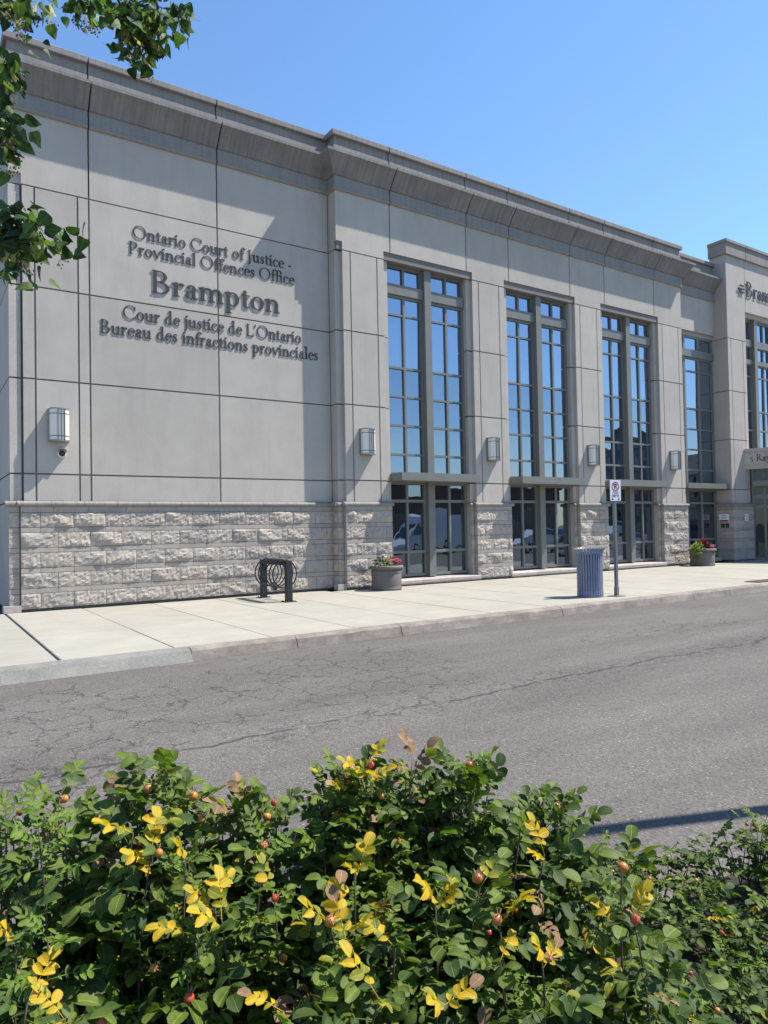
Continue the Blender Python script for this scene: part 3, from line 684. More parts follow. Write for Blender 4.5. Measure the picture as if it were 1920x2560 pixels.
e = thing('wall_lettering', 'dark raised city name high on the entrance pavilion, cut by the right edge', 'lettering', (28.45, D, 10.8))
text_mesh_letters(e, 'Brampton', 28.44, 32.0, 10.80, .62, onD, M_LET, .014, .02)
for k, (a, b) in enumerate(((.12, .42), (.0, .46), (.1, .42))):
    MB().box(27.86+a, 27.86+b, D-.05, D-.03, 11.14-k*.13, 11.20-k*.13).build('emblem_bar', M_LET, e)
e = thing('wall_lettering', 'dark address letters on the stone beam over the entrance', 'lettering', (28.3, 15, 4))
onV = lambda u, z, d: tuple(P0+VD*u+VN*d+Vector((0, 0, z)))
text_mesh_letters(e, '5 Ray', .17, .93, 3.98, .27, onV, M_LET, .012, .004)

# ================================================================== wall lamps and small wall items
def lamp(x, yw, z0, label):
    t = thing('wall_lamp', label, 'lamp', (x, yw, z0), 'box lamps along the facade')
    w, h, d = .37, .70, .20
    MB().box(x-w/2-.02, x+w/2+.02, yw-.05, yw-.0, z0+.0, z0+h).build('back_plate', M_LAMPM, t)
    prof = [(-w/2, 0), (-w/2, -.11), (-w/2+.04, -.165), (-w/2+.1, -.195), (0, -.205), (w/2-.1, -.195), (w/2-.04, -.165), (w/2, -.11), (w/2, 0)]
    MB().prism_xy([(x+a, yw-.05+b) for a, b in prof], z0+.03, z0+h-.03).build('diffuser', M_FROST, t)
    for a in (-.045, .02, .085): MB().box(x+a-.007, x+a+.007, yw-.268, yw-.2, z0+.02, z0+h-.02).build('bar', M_BAR, t)
    for zz in (z0+.1, z0+h-.13): MB().prism_xy([(x+a*1.02, yw-.05+b*1.03) for a, b in prof], zz, zz+.014).build('band', M_BAR, t)
    MB().prism_xy([(x+a*1.04, yw-.05+b*1.06) for a, b in prof], z0, z0+.03).build('bottom_cap', M_LAMPM, t)
    MB().prism_xy([(x+a*1.04, yw-.05+b*1.06) for a, b in prof], z0+h-.03, z0+h).build('top_cap', M_LAMPM, t)
lamp(2.56, A, 3.545, 'leftmost box lamp, on the pale wall left of the raised letters')
for i, x in enumerate((10.02, 14.48, 18.95, 23.45)):
    lamp(x, B, 3.53, ['box lamp on the pier above the planter with pink flowers', 'box lamp on the pier between the first and second tall windows from the left', 'box lamp on the pier between the second and third tall windows, above the blue bin',
                      'rightmost box lamp, on the pier above the planter with trailing green'][i])
t = thing('security_camera', 'small hooded dome camera on the wall below the leftmost lamp', 'camera', (2.62, A, 3.3))
def wall_lathe(prof, n, name, m):
    mb = MB().lathe(prof, (0, 0, 0), n); mb.v = [(2.62+x, A-z, 3.3-y) for x, y, z in mb.v]; mb.f = [f[::-1] for f in mb.f]; mb.build(name, m, t, True)
wall_lathe([(.085, 0), (.085, .03), (.07, .05)], 20, 'base', M_WHITE)
wall_lathe([(.068, .04), (.066, .07), (.05, .11), (.02, .13), (.002, .135)], 20, 'dome', M_BLACK)
MB().add([(2.62+.1*math.cos(R(a)), A-q, 3.3+.1*math.sin(R(a))+.0) for q in (0, .15) for a in range(20, 161, 20)], [(i, i+1, i+9, i+8) for i in range(7)]).build('hood', M_WHITE, t)

nb = thing('notice_board', 'white notice with a red band on the shaded side of the entrance pier', 'notice', (XD-.09, 16, 1.72))
MB().box(XD-.105, XD-.088, 15.86, 16.27, 1.58, 1.88).build('plate', M_WHITE, nb); MB().box(XD-.1085, XD-.1055, 15.88, 16.25, 1.585, 1.65).build('red_band', M_RED, nb)
for k, (y0, y1) in enumerate(((15.98, 16.15), (15.94, 16.19), (15.96, 16.17))): MB().box(XD-.1082, XD-.1056, y0, y1, 1.81-k*.05, 1.825-k*.05).build('text_line', M_INK, nb)
nb = thing('paper_notice', 'small white paper notice on the front of the entrance pier', 'notice', (27.85, D-.1, 1.75))
MB().box(27.72, 27.98, D-.105, D-.092, 1.6, 1.87).build('sheet', M_WHITE, nb)
for k in range(4): MB().box(27.76, 27.94, D-.1078, D-.1055, 1.64+k*.055, 1.652+k*.055).build('text_line', M_INK, nb)
for k, y in enumerate((16.12, 15.93)):
    cp = thing('call_panel', ['dark call panel below the white notice, nearer the recessed window', 'dark call panel below the white notice, nearer the pier corner'][k], 'call panel', (XD-.09, y, 1.42))
    MB().box(XD-.11, XD-.085, y-.06, y+.06, 1.34, 1.5).build('plate', M_BLACK, cp); MB().box(XD-.118, XD-.1105, y-.02, y+.02, 1.39, 1.43).build('button', M_GALV, cp)
t = tag(MB().box(18.12, 19.3, 9.9, 10.3, .006, .014).build('tactile_plate', mat('rust_red_plate', (.07, .022, .02), .7)), 'dark red tactile plate set in the sidewalk at the right edge', 'plate')

# ================================================================== street furniture
# bike rack
t = thing('bike_rack', 'black two-post bike rack with a spiral coil, by the stone wall', 'bike rack', (6.9, 14.95, 0))
for y in (14.27, 15.62):
    MB().box(6.835, 6.965, y-.065, y+.065, .0, .80).build('post', M_BLACK, t); MB().box(6.76, 7.04, y-.12, y+.12, .001, .014).build('base_plate', M_BLACK, t)
    for sx in (-.1, .1):
        for sy in (-.09, .09): MB().lathe([(.013, 0), (.013, .012), (.006, .018)], (6.9+sx, y+sy, .014), 6).build('bolt', M_BLACK, t)
MB().box(6.835, 6.965, 14.205, 15.685, .80, .905).build('top_bar', M_BLACK, t)
pts = []
NT = 6
for i in range(NT*28+1):
    u = i/28; a = 2*math.pi*u + math.pi/2; pts.append((6.9+.315*math.cos(a), 14.36+1.16*u/NT, .615+.318*math.sin(a)))
MB().tube(pts, .0165, 7).build('coil', M_BLACK, t, True)
lk = thing('cable_lock', 'short black cable lock hanging from the bike rack', 'lock', (6.92, 15.0, .32))
MB().tube([(6.92+.06*math.cos(a)+.02*math.sin(2*a), 15.02+.05*math.sin(a*2), .30+.075*math.sin(a)) for a in [2*math.pi*i/16 for i in range(16)]], .014, 6, True).build('cable', M_BLACK, lk, True)
MB().box(6.89, 6.95, 14.99, 15.04, .205, .27).build('lock_body', M_BLACK, lk)
# planters
def planter(x, y, r, h, label, s):
    t = thing('planter_pot', label, 'planter', (x, y, 0), 'round flower planters by the facade')
    MB().lathe([(r*.86, .0), (r*.9, .012), (r*.905, .06), (r*.875, .075), (r*.88, .1), (r*.905, h*.66), (r*.90, h*.67), (r*.93, h*.70), (r*.935, h*.75), (r*.90, h*.78), (r*.905, h*.84)], (x, y, 0), 40).build('body', M_POT, t, True)
    MB().lathe([(r*.9, h*.84), (r*.99, h*.86), (r*1.02, h*.9), (r*1.02, h*.95), (r*.98, h), (r*.9, h*1.0), (r*.86, h*.97), (r*.85, h*.85)], (x, y, 0), 40).build('rim', M_POT, t, True)
    MB().lathe([(r*.855, h*.86), (r*.5, h*.92), (.01, h*.94)], (x, y, 0), 24).build('soil', M_SOIL, t)
PL = [(10.13, 15.20, .43, .63), (23.95, 15.15, .47, .62)]
planter(*PL[0], 'taupe round planter between the bike rack and the first tall window', 1)
planter(*PL[1], 'taupe round planter near the entrance, below the rightmost lamp', 2)
# litter bin
bx, by = 12.36, 10.50
t = thing('litter_bin', 'slate blue slatted metal litter bin beside the sign post', 'bin', (bx, by, 0))
MB().lathe([(.262, .03), (.268, .03), (.268, .13), (.262, .13)], (bx, by, 0), 40).build('base_ring', M_BIN, t)
MB().lathe([(.225, .04), (.24, .98), (.22, .98)], (bx, by, 0), 32).build('liner', M_BINI, t, True)
MB().lathe([(.268, .93), (.278, .93), (.278, .97), (.268, .97)], (bx, by, 0), 40).build('top_ring', M_BIN, t)
NS = 30
for k in range(NS):
    a = 2*math.pi*k/NS; ca, sa = math.cos(a), math.sin(a); m = MB(); vs = []; w = .0215
    for r, z in ((.268, .0), (.272, .06), (.266, .14), (.266, .5), (.272, .86), (.285, .96), (.312, 1.03), (.345, 1.065)):
        for q, rr in ((-w, r), (w, r), (w, r+.008), (-w, r+.008)): vs.append((bx+ca*rr-sa*q, by+sa*rr+ca*q, z))
    fs = [(i*4+j, i*4+(j+1) % 4, i*4+4+(j+1) % 4, i*4+4+j) for i in range(7) for j in range(4)] + [(3, 2, 1, 0), (28, 29, 30, 31)]
    m.add(vs, fs).build('slat', M_BIN, t)
# no-parking sign
sx_, sy_ = 12.82, 10.16
t = thing('parking_sign', 'white no-parking fire route sign on a grey steel post at the kerb', 'sign', (sx_, sy_, 0))
po = MB().box(sx_-.03, sx_+.03, sy_-.03, sy_+.03, .01, 2.53).build('post', M_GALV, t)
hm = MB()
for k in range(24): hm.lathe([(.011, 0), (.011, .004)], (0, 0, 0), 8)
holes = MB()
for k in range(46):
    z = .3+k*.05
    if z > 2.05: break
    holes.add([(sx_+.010*math.cos(a), sy_-.0306, z+.010*math.sin(a)) for a in [2*math.pi*i/8 for i in range(8)]], [tuple(range(8))])
    holes.add([(sx_-.0306, sy_+.010*math.cos(a), z+.010*math.sin(a)) for a in [2*math.pi*i/8 for i in range(8)]], [tuple(range(7, -1, -1))])
tag(holes.build('post_holes', M_INK, po), kind='stuff')
MB().box(sx_-.038, sx_+.038, sy_-.038, sy_+.038, .01, .2).build('sleeve', M_GALV, t); MB().box(sx_-.14, sx_+.14, sy_-.14, sy_+.14, .001, .013).build('base_plate', M_GALV, t)
SR = Matrix.Translation((sx_, sy_-.034, 0)) @ Matrix.Rotation(R(8), 4, 'Z').inverted()
def sgn(mb, name, m, par):
    o = mb.build(name, m, None); o.data.transform(SR); o.data.transform(Matrix.Translation(-WL[par])); o.parent = par; WL[o] = WL[par]; return o
def rrect(w, h, r, z, n=5):
    P = []
    for cx, cz, a0 in ((w/2-r, h/2-r, 0), (-w/2+r, h/2-r, 90), (-w/2+r, -h/2+r, 180), (w/2-r, -h/2+r, 270)):
        for i in range(n+1): a = R(a0+90*i/n); P.append((cx+r*math.cos(a), z+cz+r*math.sin(a)))
    return P
plate = sgn(MB().prism_xz(rrect(.305, .46, .025, 2.32), -.006, 0), 'plate', M_WHITE, t)
def ring(cx, cz, r0, r1, y, n=40):
    m = MB(); vs = []
    for k in range(n):
        a = 2*math.pi*k/n; vs += [(cx+r0*math.cos(a), y, cz+r0*math.sin(a)), (cx+r1*math.cos(a), y, cz+r1*math.sin(a))]
    return m.add(vs, [(2*k, 2*k+1, (2*k+3) % (2*n), (2*k+2) % (2*n)) for k in range(n)])
RC = 2.405
sgn(ring(0, RC, .084, .105, -.0085), 'red_ring', M_RED, plate)
sl = MB().add([(-.07, -.0095, RC+.052), (-.052, -.0095, RC+.07), (.07, -.0095, RC-.052), (.052, -.0095, RC-.07)], [(0, 3, 2, 1)]); sgn(sl, 'red_slash', M_RED, plate)
pm = MB()
pm.add([(-.035, -.0075, RC-.062), (-.012, -.0075, RC-.062), (-.012, -.0075, RC+.062), (-.035, -.0075, RC+.062)], [(0, 1, 2, 3)])
vs = []
for i in range(13): a = R(-90+180*i/12); vs += [(.006+.036*math.cos(a), -.0077, RC+.026+.036*math.sin(a)), (.006+.015*math.cos(a), -.0077, RC+.026+.014*math.sin(a))]
pm.add(vs, [(2*i, 2*i+2, 2*i+3, 2*i+1) for i in range(12)])
pm.add([(-.014, -.0079, RC+.041), (.008, -.0079, RC+.041), (.008, -.0079, RC+.062), (-.014, -.0079, RC+.062), (-.014, -.0079, RC-.01), (.008, -.0079, RC-.01), (.008, -.0079, RC+.011), (-.014, -.0079, RC+.011)], [(0, 1, 2, 3), (4, 5, 6, 7)])
sgn(pm, 'letter_symbol', M_INK, plate)
FONT = {'F': '111100110100100', 'I': '111010010010111', 'R': '110101110101101', 'E': '111100110100111', 'O': '111101101101111', 'U': '101101101101111', 'T': '111010010010010'}
for word, zz, c, cw in (('FIRE', 2.245, M_RED, .0105), ('ROUTE', 2.18, M_INK, .0105)):
    tot = len(word)*4*cw-cw; m = MB(); x = -tot/2
    for ch in word:
        for q, bit in enumerate(FONT[ch]):
            if bit == '1':
                r_, c_ = divmod(q, 3); xx, z1 = x+c_*cw, zz+.048-r_*.0096
                m.add([(xx, -.0085, z1-.0097), (xx+cw, -.0085, z1-.0097), (xx+cw, -.0085, z1), (xx, -.0085, z1)], [(0, 1, 2, 3)])
        x += 4*cw
    sgn(m, 'sign_text', c, plate)
for s in (-1, 1):
    m = MB().add([(s*.055, -.0085, 2.13), (s*.09, -.0085, 2.105), (s*.09, -.0085, 2.155), (s*.115, -.0085, 2.13), (s*.09, -.0085, 2.12), (s*.09, -.0085, 2.14)], [(0, 1, 2) if s > 0 else (0, 2, 1), (1, 3, 2) if s > 0 else (1, 2, 3)])
    sgn(m, 'arrow', M_INK, plate)
for z in (2.52, 2.115): sgn(MB().lathe([(.009, 0), (.009, .006), (.004, .009)], (0, 0, 0), 8), 'bolt', M_GALV, plate).data.transform(Matrix.Translation((0, 0, 0)))
# tall lamp post whose shadow crosses the road (stands right of the frame)
t = thing('street_lamp', 'tall grey lamp post standing beyond the right edge, throwing the shadow band on the road', 'street lamp', (6.9, 1.36, -.1))
MB().lathe([(.30, -.3), (.30, .55), (.27, .6), (.12, .61)], (6.9, 1.36, -.1), 24).build('footing', M_KERBN, t)
MB().lathe([(.085, .6), (.07, 4), (.055, 8.1), (.02, 8.12)], (6.9, 1.36, -.1), 16).build('pole', M_GALV, t, True)
MB().box(6.75, 7.05, 1.25, 1.75, 8.0, 8.12).build('lamp_head', M_GALV, t)

# ================================================================== vegetation
def leafmat(name, c1, c2, vein=.75, tr=.3, rough=.55, patch=None, edge=None):
    def b(g):
        uv = g.n('UVMap').outputs[0]; sp = g.n('SeparateXYZ'); g.l(uv, sp.inputs[0]); U, V = sp.outputs[0], sp.outputs[1]
        rnd = g.n('NewGeometry').outputs['Random Per Island']
        o = g.mix(rnd, c1, c2)
        av = g.math('ABSOLUTE', g.math('SUBTRACT', V, .5)); nz = g.noise(g.pos(), 55, 4)
        if patch: o = g.mix(g.ramp(g.math('ADD', g.math('MULTIPLY', rnd, .5), g.math('SUBTRACT', nz, g.math('MULTIPLY', av, .7))), [(.55, 0), (.8, .9)]), o, patch)
        if edge: o = g.mix(g.ramp(g.math('ADD', g.math('ADD', av, g.math('MULTIPLY', nz, .5)), g.math('MULTIPLY', U, .12)), [(.64, 0), (.78, .85)]), o, edge)
        sv = g.math('SINE', g.math('MULTIPLY', g.math('SUBTRACT', U, g.math('MULTIPLY', av, .55)), 58))
        vn = g.math('MAXIMUM', g.ramp(sv, [(.6, 0), (1, .45)]), g.ramp(av, [(.012, 1), (.05, 0)]))
        o = g.mix(g.math('MULTIPLY', vn, .7), o, tuple(min(1, x*1.5+.015) for x in c2))
        o = g.mix(1, o, g.ramp(nz, [(.3, .78), (.7, 1.2)]), 'MULTIPLY')
        g.col(o); g.bump(g.math('MULTIPLY', vn, -1), .4, .003)
        tl = g.n('BsdfTranslucent'); tc = g.mix(1, o, (1.3, 1.5, .5), 'MULTIPLY'); g.l(tc, tl.inputs[0])
        mx = g.n('MixShader'); mx.inputs[0].default_value = tr; g.l(g.p.outputs[0], mx.inputs[1]); g.l(tl.outputs[0], mx.inputs[2])
        g.l(mx.outputs[0], g.nt.nodes['Material Output'].inputs[0])
    return mat(name, c1, rough, 0, .3, build=b)
L_DK = leafmat('rose_leaf_dark_green', (.028, .055, .010), (.06, .098, .018))
L_GR = leafmat('rose_leaf_green', (.062, .105, .012), (.14, .185, .024), edge=(.075, .10, .03))
L_LT = leafmat('rose_leaf_fresh_green', (.085, .155, .018), (.16, .23, .03))
L_YL = leafmat('rose_leaf_yellow', (.50, .31, .010), (.62, .43, .018), tr=.35, patch=(.22, .24, .02), edge=(.30, .15, .03))
L_YG = leafmat('rose_leaf_yellow_green', (.15, .18, .02), (.36, .32, .025), tr=.35, patch=(.05, .10, .02), edge=(.42, .30, .03))
L_BR = leafmat('rose_leaf_withered', (.13, .075, .035), (.27, .17, .09), tr=.15, rough=.8)
L_TD = leafmat('linden_leaf_shade_tone', (.016, .042, .018), (.03, .066, .026), tr=.22)  # dark underside shade of the linden leaves, put into the colour
L_TL = leafmat('linden_leaf_sun_tone', (.05, .10, .03), (.10, .15, .045), tr=.4)  # same leaf in a paler green, sunlight painted into the colour
L_BT = leafmat('linden_bract_pale', (.36, .36, .15), (.5, .47, .22), tr=.35)
M_STEM = mat('rose_stem_bark', (.06, .045, .032), .9, build=lambda g: g.col(g.mix(g.noise(g.pos(), 60, 3), (.035, .026, .02), (.11, .08, .055))))
M_TWIG = mat('dark_twig_bark', (.045, .036, .028), .9)
M_HIP = mat('rose_hip_orange', (.45, .10, .03), .3, 0, .5, build=lambda g: g.col(g.mix(g.n('ObjectInfo').outputs['Random'], (.42, .065, .03), (.50, .22, .05))))
M_SEP = mat('dry_sepals', (.2, .14, .07), .9)
M_PINK = leafmat('magenta_petal', (.48, .02, .17), (.62, .05, .26), tr=.3); M_WPET = leafmat('white_petal', (.7, .68, .66), (.8, .78, .76)); M_BURG = leafmat('burgundy_leaf', (.06, .012, .02), (.15, .02, .03), tr=.2)
M_CRIM = leafmat('crimson_petal', (.20, .012, .03), (.32, .02, .05)); M_LIME = leafmat('lime_leaf', (.15, .22, .035), (.24, .32, .06), tr=.3); M_DKF = leafmat('dark_purple_leaf', (.03, .022, .028), (.06, .045, .05), tr=.1)

OBO = [(.07, .42), (.26, .84), (.52, 1.0), (.78, .90), (.94, .52)]
HEART = [(.02, .62), (.18, 1.0), (.45, .88), (.76, .40)]
LONG = [(.1, .6), (.35, 1.0), (.65, 1.0), (.9, .7)]
class LMB(MB):
    def __init__(s): super().__init__(); s.uv = []
    def leaf(s, base, d, n, L, W, fold=.35, curl=.25, shape=OBO, mi=0, twist=0):
        d = Vector(d).normalized(); n = Vector(n); n = (n-d*n.dot(d)).normalized(); sd = d.cross(n); base = Vector(base)
        vs = [base]; uv = [(0, .5)]
        for t, w in shape:
            c = base + d*(L*t) - n*(curl*L*t*t); hw = W*w/2
            for k in (-1, 0, 1):
                vs.append(c + sd*(k*hw*math.cos(fold)) + n*(abs(k)*hw*math.sin(fold)) + n*(k*twist*t*L)); uv.append((t, .5+k*.5*w))
        vs.append(base + d*L - n*(curl*L)); uv.append((1, .5)); m = len(vs)-1; q = len(shape)
        fs = [(0, 2, 1), (0, 3, 2)]
        for i in range(q-1):
            a = 1+i*3; fs += [(a, a+1, a+4, a+3), (a+1, a+2, a+5, a+4)]
        a = 1+(q-1)*3; fs += [(a, a+1, m), (a+1, a+2, m)]
        s.mi = mi; b = len(s.v); s.add(vs, fs)
        for f in fs: s.uv += [uv[i] for i in f]
    def stick(s, p, q, r, mi=0):
        f0 = len(s.f); s.mi = mi; s.tube([p, q], r, 3)
        for f in s.f[f0:]: s.uv += [(.5, .5)]*len(f)
    def mesh(s, name, mats, off=Vector((0, 0, 0)), smooth=True):
        me = super().mesh(name, mats, off, smooth); ul = me.uv_layers.new(name='UVMap')
        ul.data.foreach_set('uv', [c for p in s.uv for c in p]); return me
rl = random.Random(77)
SRC = {}; ALLM = [L_DK, L_GR, L_LT, L_YL, L_YG, L_BR]
def rose_leaf(mats, pick, dense=False):
    m = LMB(); L = .105; prev = Vector((0, 0, 0)); bend = rl.uniform(.1, .5)
    P = lambda t: Vector((0, L*t, -bend*L*t*t*.6))
    m.stick(P(0), P(.5), .0011); m.stick(P(.5), P(1), .0009)
    n = Vector((0, 0, 1))
    for t, sc in ((.36, .72), (.60, .92), (.84, 1.0)) if not dense else ((.25, .6), (.42, .75), (.58, .85), (.74, .9), (.9, .9)):
        for sg in (-1, 1):
            a = R(rl.uniform(48, 72)); d = Vector((sg*math.sin(a), math.cos(a), rl.uniform(-.2, .15)))
            l = (.043 if not dense else .034)*sc*rl.uniform(.72, 1.15)
            m.leaf(P(t), d, n+Vector((rl.uniform(-.3, .3), rl.uniform(-.3, .3), 0)), l, l*(.80 if not dense else .50), rl.uniform(.1, .7), rl.uniform(-.1, .6), OBO, pick(), rl.uniform(-.25, .25))
    m.leaf(P(1), (rl.uniform(-.2, .2), 1, -.1), n, .047 if not dense else .034, .038 if not dense else .017, rl.uniform(.2, .5), rl.uniform(.1, .4), OBO, pick())
    me = m.mesh('rose_leaf', mats); SRC[me.name] = (m, [ALLM.index(q) for q in mats]); return me
LV = {
 'dk': [rose_leaf([L_DK, L_GR], lambda: int(rl.random() < .25)) for _ in range(8)],
 'gr': [rose_leaf([L_GR, L_DK, L_YG], lambda: rl.choices((0, 1, 2), (8, 3, .4))[0]) for _ in range(10)],
 'lt': [rose_leaf([L_LT, L_GR], lambda: int(rl.random() < .3), dense=True) for _ in range(6)],
 'yl': [rose_leaf([L_YL, L_YG, L_BR], lambda: rl.choices((0, 1, 2), (7, 2.5, .25))[0]) for _ in range(8)],
 'yg': [rose_leaf([L_GR, L_YL, L_YG], lambda: rl.choices((0, 1, 2), (4, 2, 4))[0]) for _ in range(7)],
 'br': [rose_leaf([L_BR, L_YG], lambda: int(rl.random() < .12)) for _ in range(3)]}
hipm = MB().lathe([(.0022, -.013), (.007, -.0115), (.0115, -.006), (.0128, 0), (.011, .007), (.006, .0115), (.0035, .012)], n=12).mesh('rose_hip', M_HIP, smooth=True)
sm = LMB()
for k in range(6):
    a = k*1.05+rl.uniform(-.2, .2); sm.leaf((.003*math.cos(a), .003*math.sin(a), .011), (math.cos(a), math.sin(a), rl.uniform(.2, 1.4)), (0, 0, 1), rl.uniform(.010, .02), .004, .3, -.2, LONG)
sepm = sm.mesh('sepals', M_SEP)
def at_depth(px, py, d): r = ray(px, py); return r*(d/FPX) + Vector((0, 0, EYE))
SIL = [(-200, 2010), (0, 2005), (90, 1990), (150, 1975), (230, 2010), (330, 2000), (385, 1950), (415, 1905), (450, 1950), (510, 2020), (590, 1985), (680, 2010), (760, 2000), (810, 1945), (860, 1925), (915, 1893), (960, 1950), (1010, 1925), (1030, 1888), (1075, 1935), (1120, 1960), (1170, 1895), (1215, 1985), (1290, 2040), (1360, 1985), (1400, 2010), (1450, 2090), (1500, 2170), (1560, 2180), (2100, 2300)]
SIL2 = [(1400, 2150), (1500, 2060), (1580, 2015), (1640, 2030), (1700, 2015), (1760, 2010), (1800, 1965), (1860, 1940), (1960, 1930), (2200, 1920)]
def sil(x, S):
    for (a, b), (c, d) in zip(S[:-1], S[1:]):
        if a <= x <= c: return b+(d-b)*(x-a)/(c-a)
    return S[-1][1]
def frame(d, n):
    d = d.normalized(); n = (n-d*n.dot(d)).normalized(); x = d.cross(n)
    return Matrix(((x.x, d.x, n.x, 0), (x.y, d.y, n.y, 0), (x.z, d.z, n.z, 0), (0, 0, 0, 1)))
BUSH_GROUP = 'rose bushes along the near side of the road'
def bush(label, x0, x1, S, dtop, dbot, nst, seed, scale=1., weights=None, special=(), tops=(), ymax=2620, hips=.3):
    rr = random.Random(seed); weights = weights or dict(dk=4, gr=6, lt=2.0, yl=.15, yg=.5, br=.3)
    c = at_depth((x0+x1)/2, 2350, (dtop+dbot)/2); c.z = -.06; c.y = min(c.y, 1.9)
    t = thing('rose_bush', label, 'rose bush', tuple(c), BUSH_GROUP); keys = list(weights); cnt = 0
    tips = [(x, y+18, (dtop if y < 2050 else dtop+(dbot-dtop)*(y-1950)/650-.13)*.98, k) for x, y, k in tops]
    nst = int(nst*.92); leaves = []
    for x, y, k in tops:
        if y < 2030:
            for q in (-1, 1): tips.append((x+q*rr.uniform(12, 30), y+rr.uniform(35, 75), dtop+rr.uniform(-.06, .06), 'gr' if k in ('br', 'yl', 'yg') else k))
    for i in range(nst):
        px = rr.uniform(x0, x1); sy = sil(px, S); f = rr.random()**.85 if i > nst*.3 else rr.uniform(0, .12)
        py = sy+105+(ymax-sy)*f; tips.append((px, py, dtop+(dbot-dtop)*f+rr.uniform(-.12, .12), None))
    for px, py, dp, kind in tips:
        T = at_depth(px, py, dp)
        if T.z < .02: T.z = .02+rr.random()*.08
        root = Vector((c.x+(T.x-c.x)*.45+rr.uniform(-.05, .05), min(1.97, c.y+(T.y-c.y)*.4+rr.uniform(-.05, .05)), -.08))
        mid = root.lerp(T, .5)+Vector((rr.uniform(-.05, .05), rr.uniform(-.05, .05), .06)); H = T.z-root.z
        Q = lambda u: root*((1-u)**2)+mid*(2*u*(1-u))+T*(u*u)
        MB().tube([Q(u/7) for u in range(8)], [.0052*scale*(1-.62*u/7) for u in range(8)], 6).build('stem', M_STEM, t, True)
        scale_ = scale*1.1; nl = max(7, int(H/.045/scale**.6)); az = rr.uniform(0, 6.28)
        for j in range(nl):
            u = 1-((j/nl)**1.15)*.76; az += 2.4+rr.uniform(-.4, .4); p = Q(u); el = rr.uniform(-.15, .6)+(.5 if u > .93 else 0)
            d = Vector((math.cos(az)*math.cos(el), math.sin(az)*math.cos(el), math.sin(el)))
            n = Vector((0, 0, 1))+SUN*.35+Vector((rr.gauss(0, .35), rr.gauss(0, .35), 0))
            special = bool(kind) and (u > .72 if kind not in ('yl', 'yg') else j < (3 if py < 2050 else 1+(int(px) % 2)))
            k = kind if special else rr.choices(keys, [weights[q] for q in keys])[0]
            if not kind and u > .93 and rr.random() < .3: k = 'lt'
            if special: n = n+SUN*.5+(Vector((0, 0, EYE))-p).normalized()*.6
            sc = scale_*(rr.uniform(.62, 1.02) if special and kind == 'yl' else rr.uniform(.6, 1.2))*(.85 if u > .95 else 1)*(.85 if k == 'br' else 1)
            leaves.append((sc/(p-Vector((0, 0, EYE))).length, rr.choice(LV[k]), Matrix.Translation(p) @ frame(d, n) @ Matrix.Scale(sc, 4)))
        if rr.random() < hips:
            p = T+(Vector((0, 0, EYE))-T).normalized()*rr.uniform(.01, .05)+Vector((rr.uniform(-.02, .02), rr.uniform(-.02, .02), rr.uniform(-.005, .02)))
            Mx = Matrix.Translation(p) @ Euler((rr.uniform(-1, 1), rr.uniform(-1, 1), 0)).to_matrix().to_4x4() @ Matrix.Scale(scale*rr.uniform(.75, 1.1), 4)
            h = inst('rose_hip', hipm, Mx, t); sp = bpy.data.objects.new('sepals', sepm); C.objects.link(sp); sp.parent = h
            MB().tube([T, p], .0018, 4).build('hip_stalk', M_STEM, t)
    leaves.sort(key=lambda q: -q[0])
    for _, me, Mx in leaves[:300]: inst('leaf', me, Mx, t)
    if len(leaves) > 300:
        fm = LMB()
        for _, me, Mx in leaves[300:]:
            src, mp = SRC[me.name]; b0 = len(fm.v); fm.v += [tuple(Mx @ Vector(v)) for v in src.v]; fm.f += [tuple(i+b0 for i in f) for f in src.f]; fm.m += [mp[q] for q in src.m]; fm.uv += src.uv
        o = bpy.data.objects.new('foliage', fm.mesh('foliage', ALLM, WL[t])); C.objects.link(o); o.parent = t; tag(o, kind='stuff')
    return len(leaves)
Wy = dict(dk=4, gr=6, lt=2.0, yl=.25, yg=.7, br=.45); Wg = dict(dk=6, gr=6, lt=1.6, yl=.15, yg=.3, br=.15)
bush('leftmost rose bush, fresh green tips at the left edge', -140, 190, SIL, 2.25, 1.6, 25, 1, 1.05, dict(dk=4, gr=5, lt=3.2, yl=.1, yg=.5, br=.25), tops=[(15, 1990, 'lt'), (150, 1972, 'gr'), (95, 2050, 'lt'), (40, 2335, 'yl'), (70, 2480, 'yl'), (161, 2530, 'yl'), (120, 2330, 'lt')])
bush('rose bush with a single tall green shoot, second from the left edge', 150, 480, SIL, 2.2, 1.65, 27, 2, 1.0, None, tops=[(415, 1905, 'gr'), (360, 1945, 'gr'), (470, 1985, 'gr'), (290, 2010, 'br'), (333, 2065, 'yl'), (377, 2118, 'yl'), (464, 2125, 'yl'), (200, 2040, 'lt')])
bush('low rose bush with orange hips and withered tips left of the tallest yellow shoot', 440, 760, SIL, 2.3, 1.6, 27, 3, .98, Wy, tops=[(600, 1985, 'br'), (560, 2000, 'gr'), (690, 1995, 'gr'), (535, 2230, 'yl'), (480, 2318, 'yl'), (555, 2285, 'yl'), (686, 2230, 'yg'), (706, 2510, 'yl'), (660, 2110, 'lt')], hips=.36)
bush('rose bush topped by bright yellow upright leaves, in the middle', 730, 985, SIL, 2.25, 1.6, 26, 4, 1.0, Wy, tops=[(877, 1915, 'yl'), (914, 1900, 'yl'), (815, 1950, 'yg'), (950, 1975, 'lt'), (900, 1975, 'lt'), (823, 2280, 'yl'), (867, 2330, 'yl'), (887, 2168, 'yl'), (948, 2480, 'yl')], hips=.36)
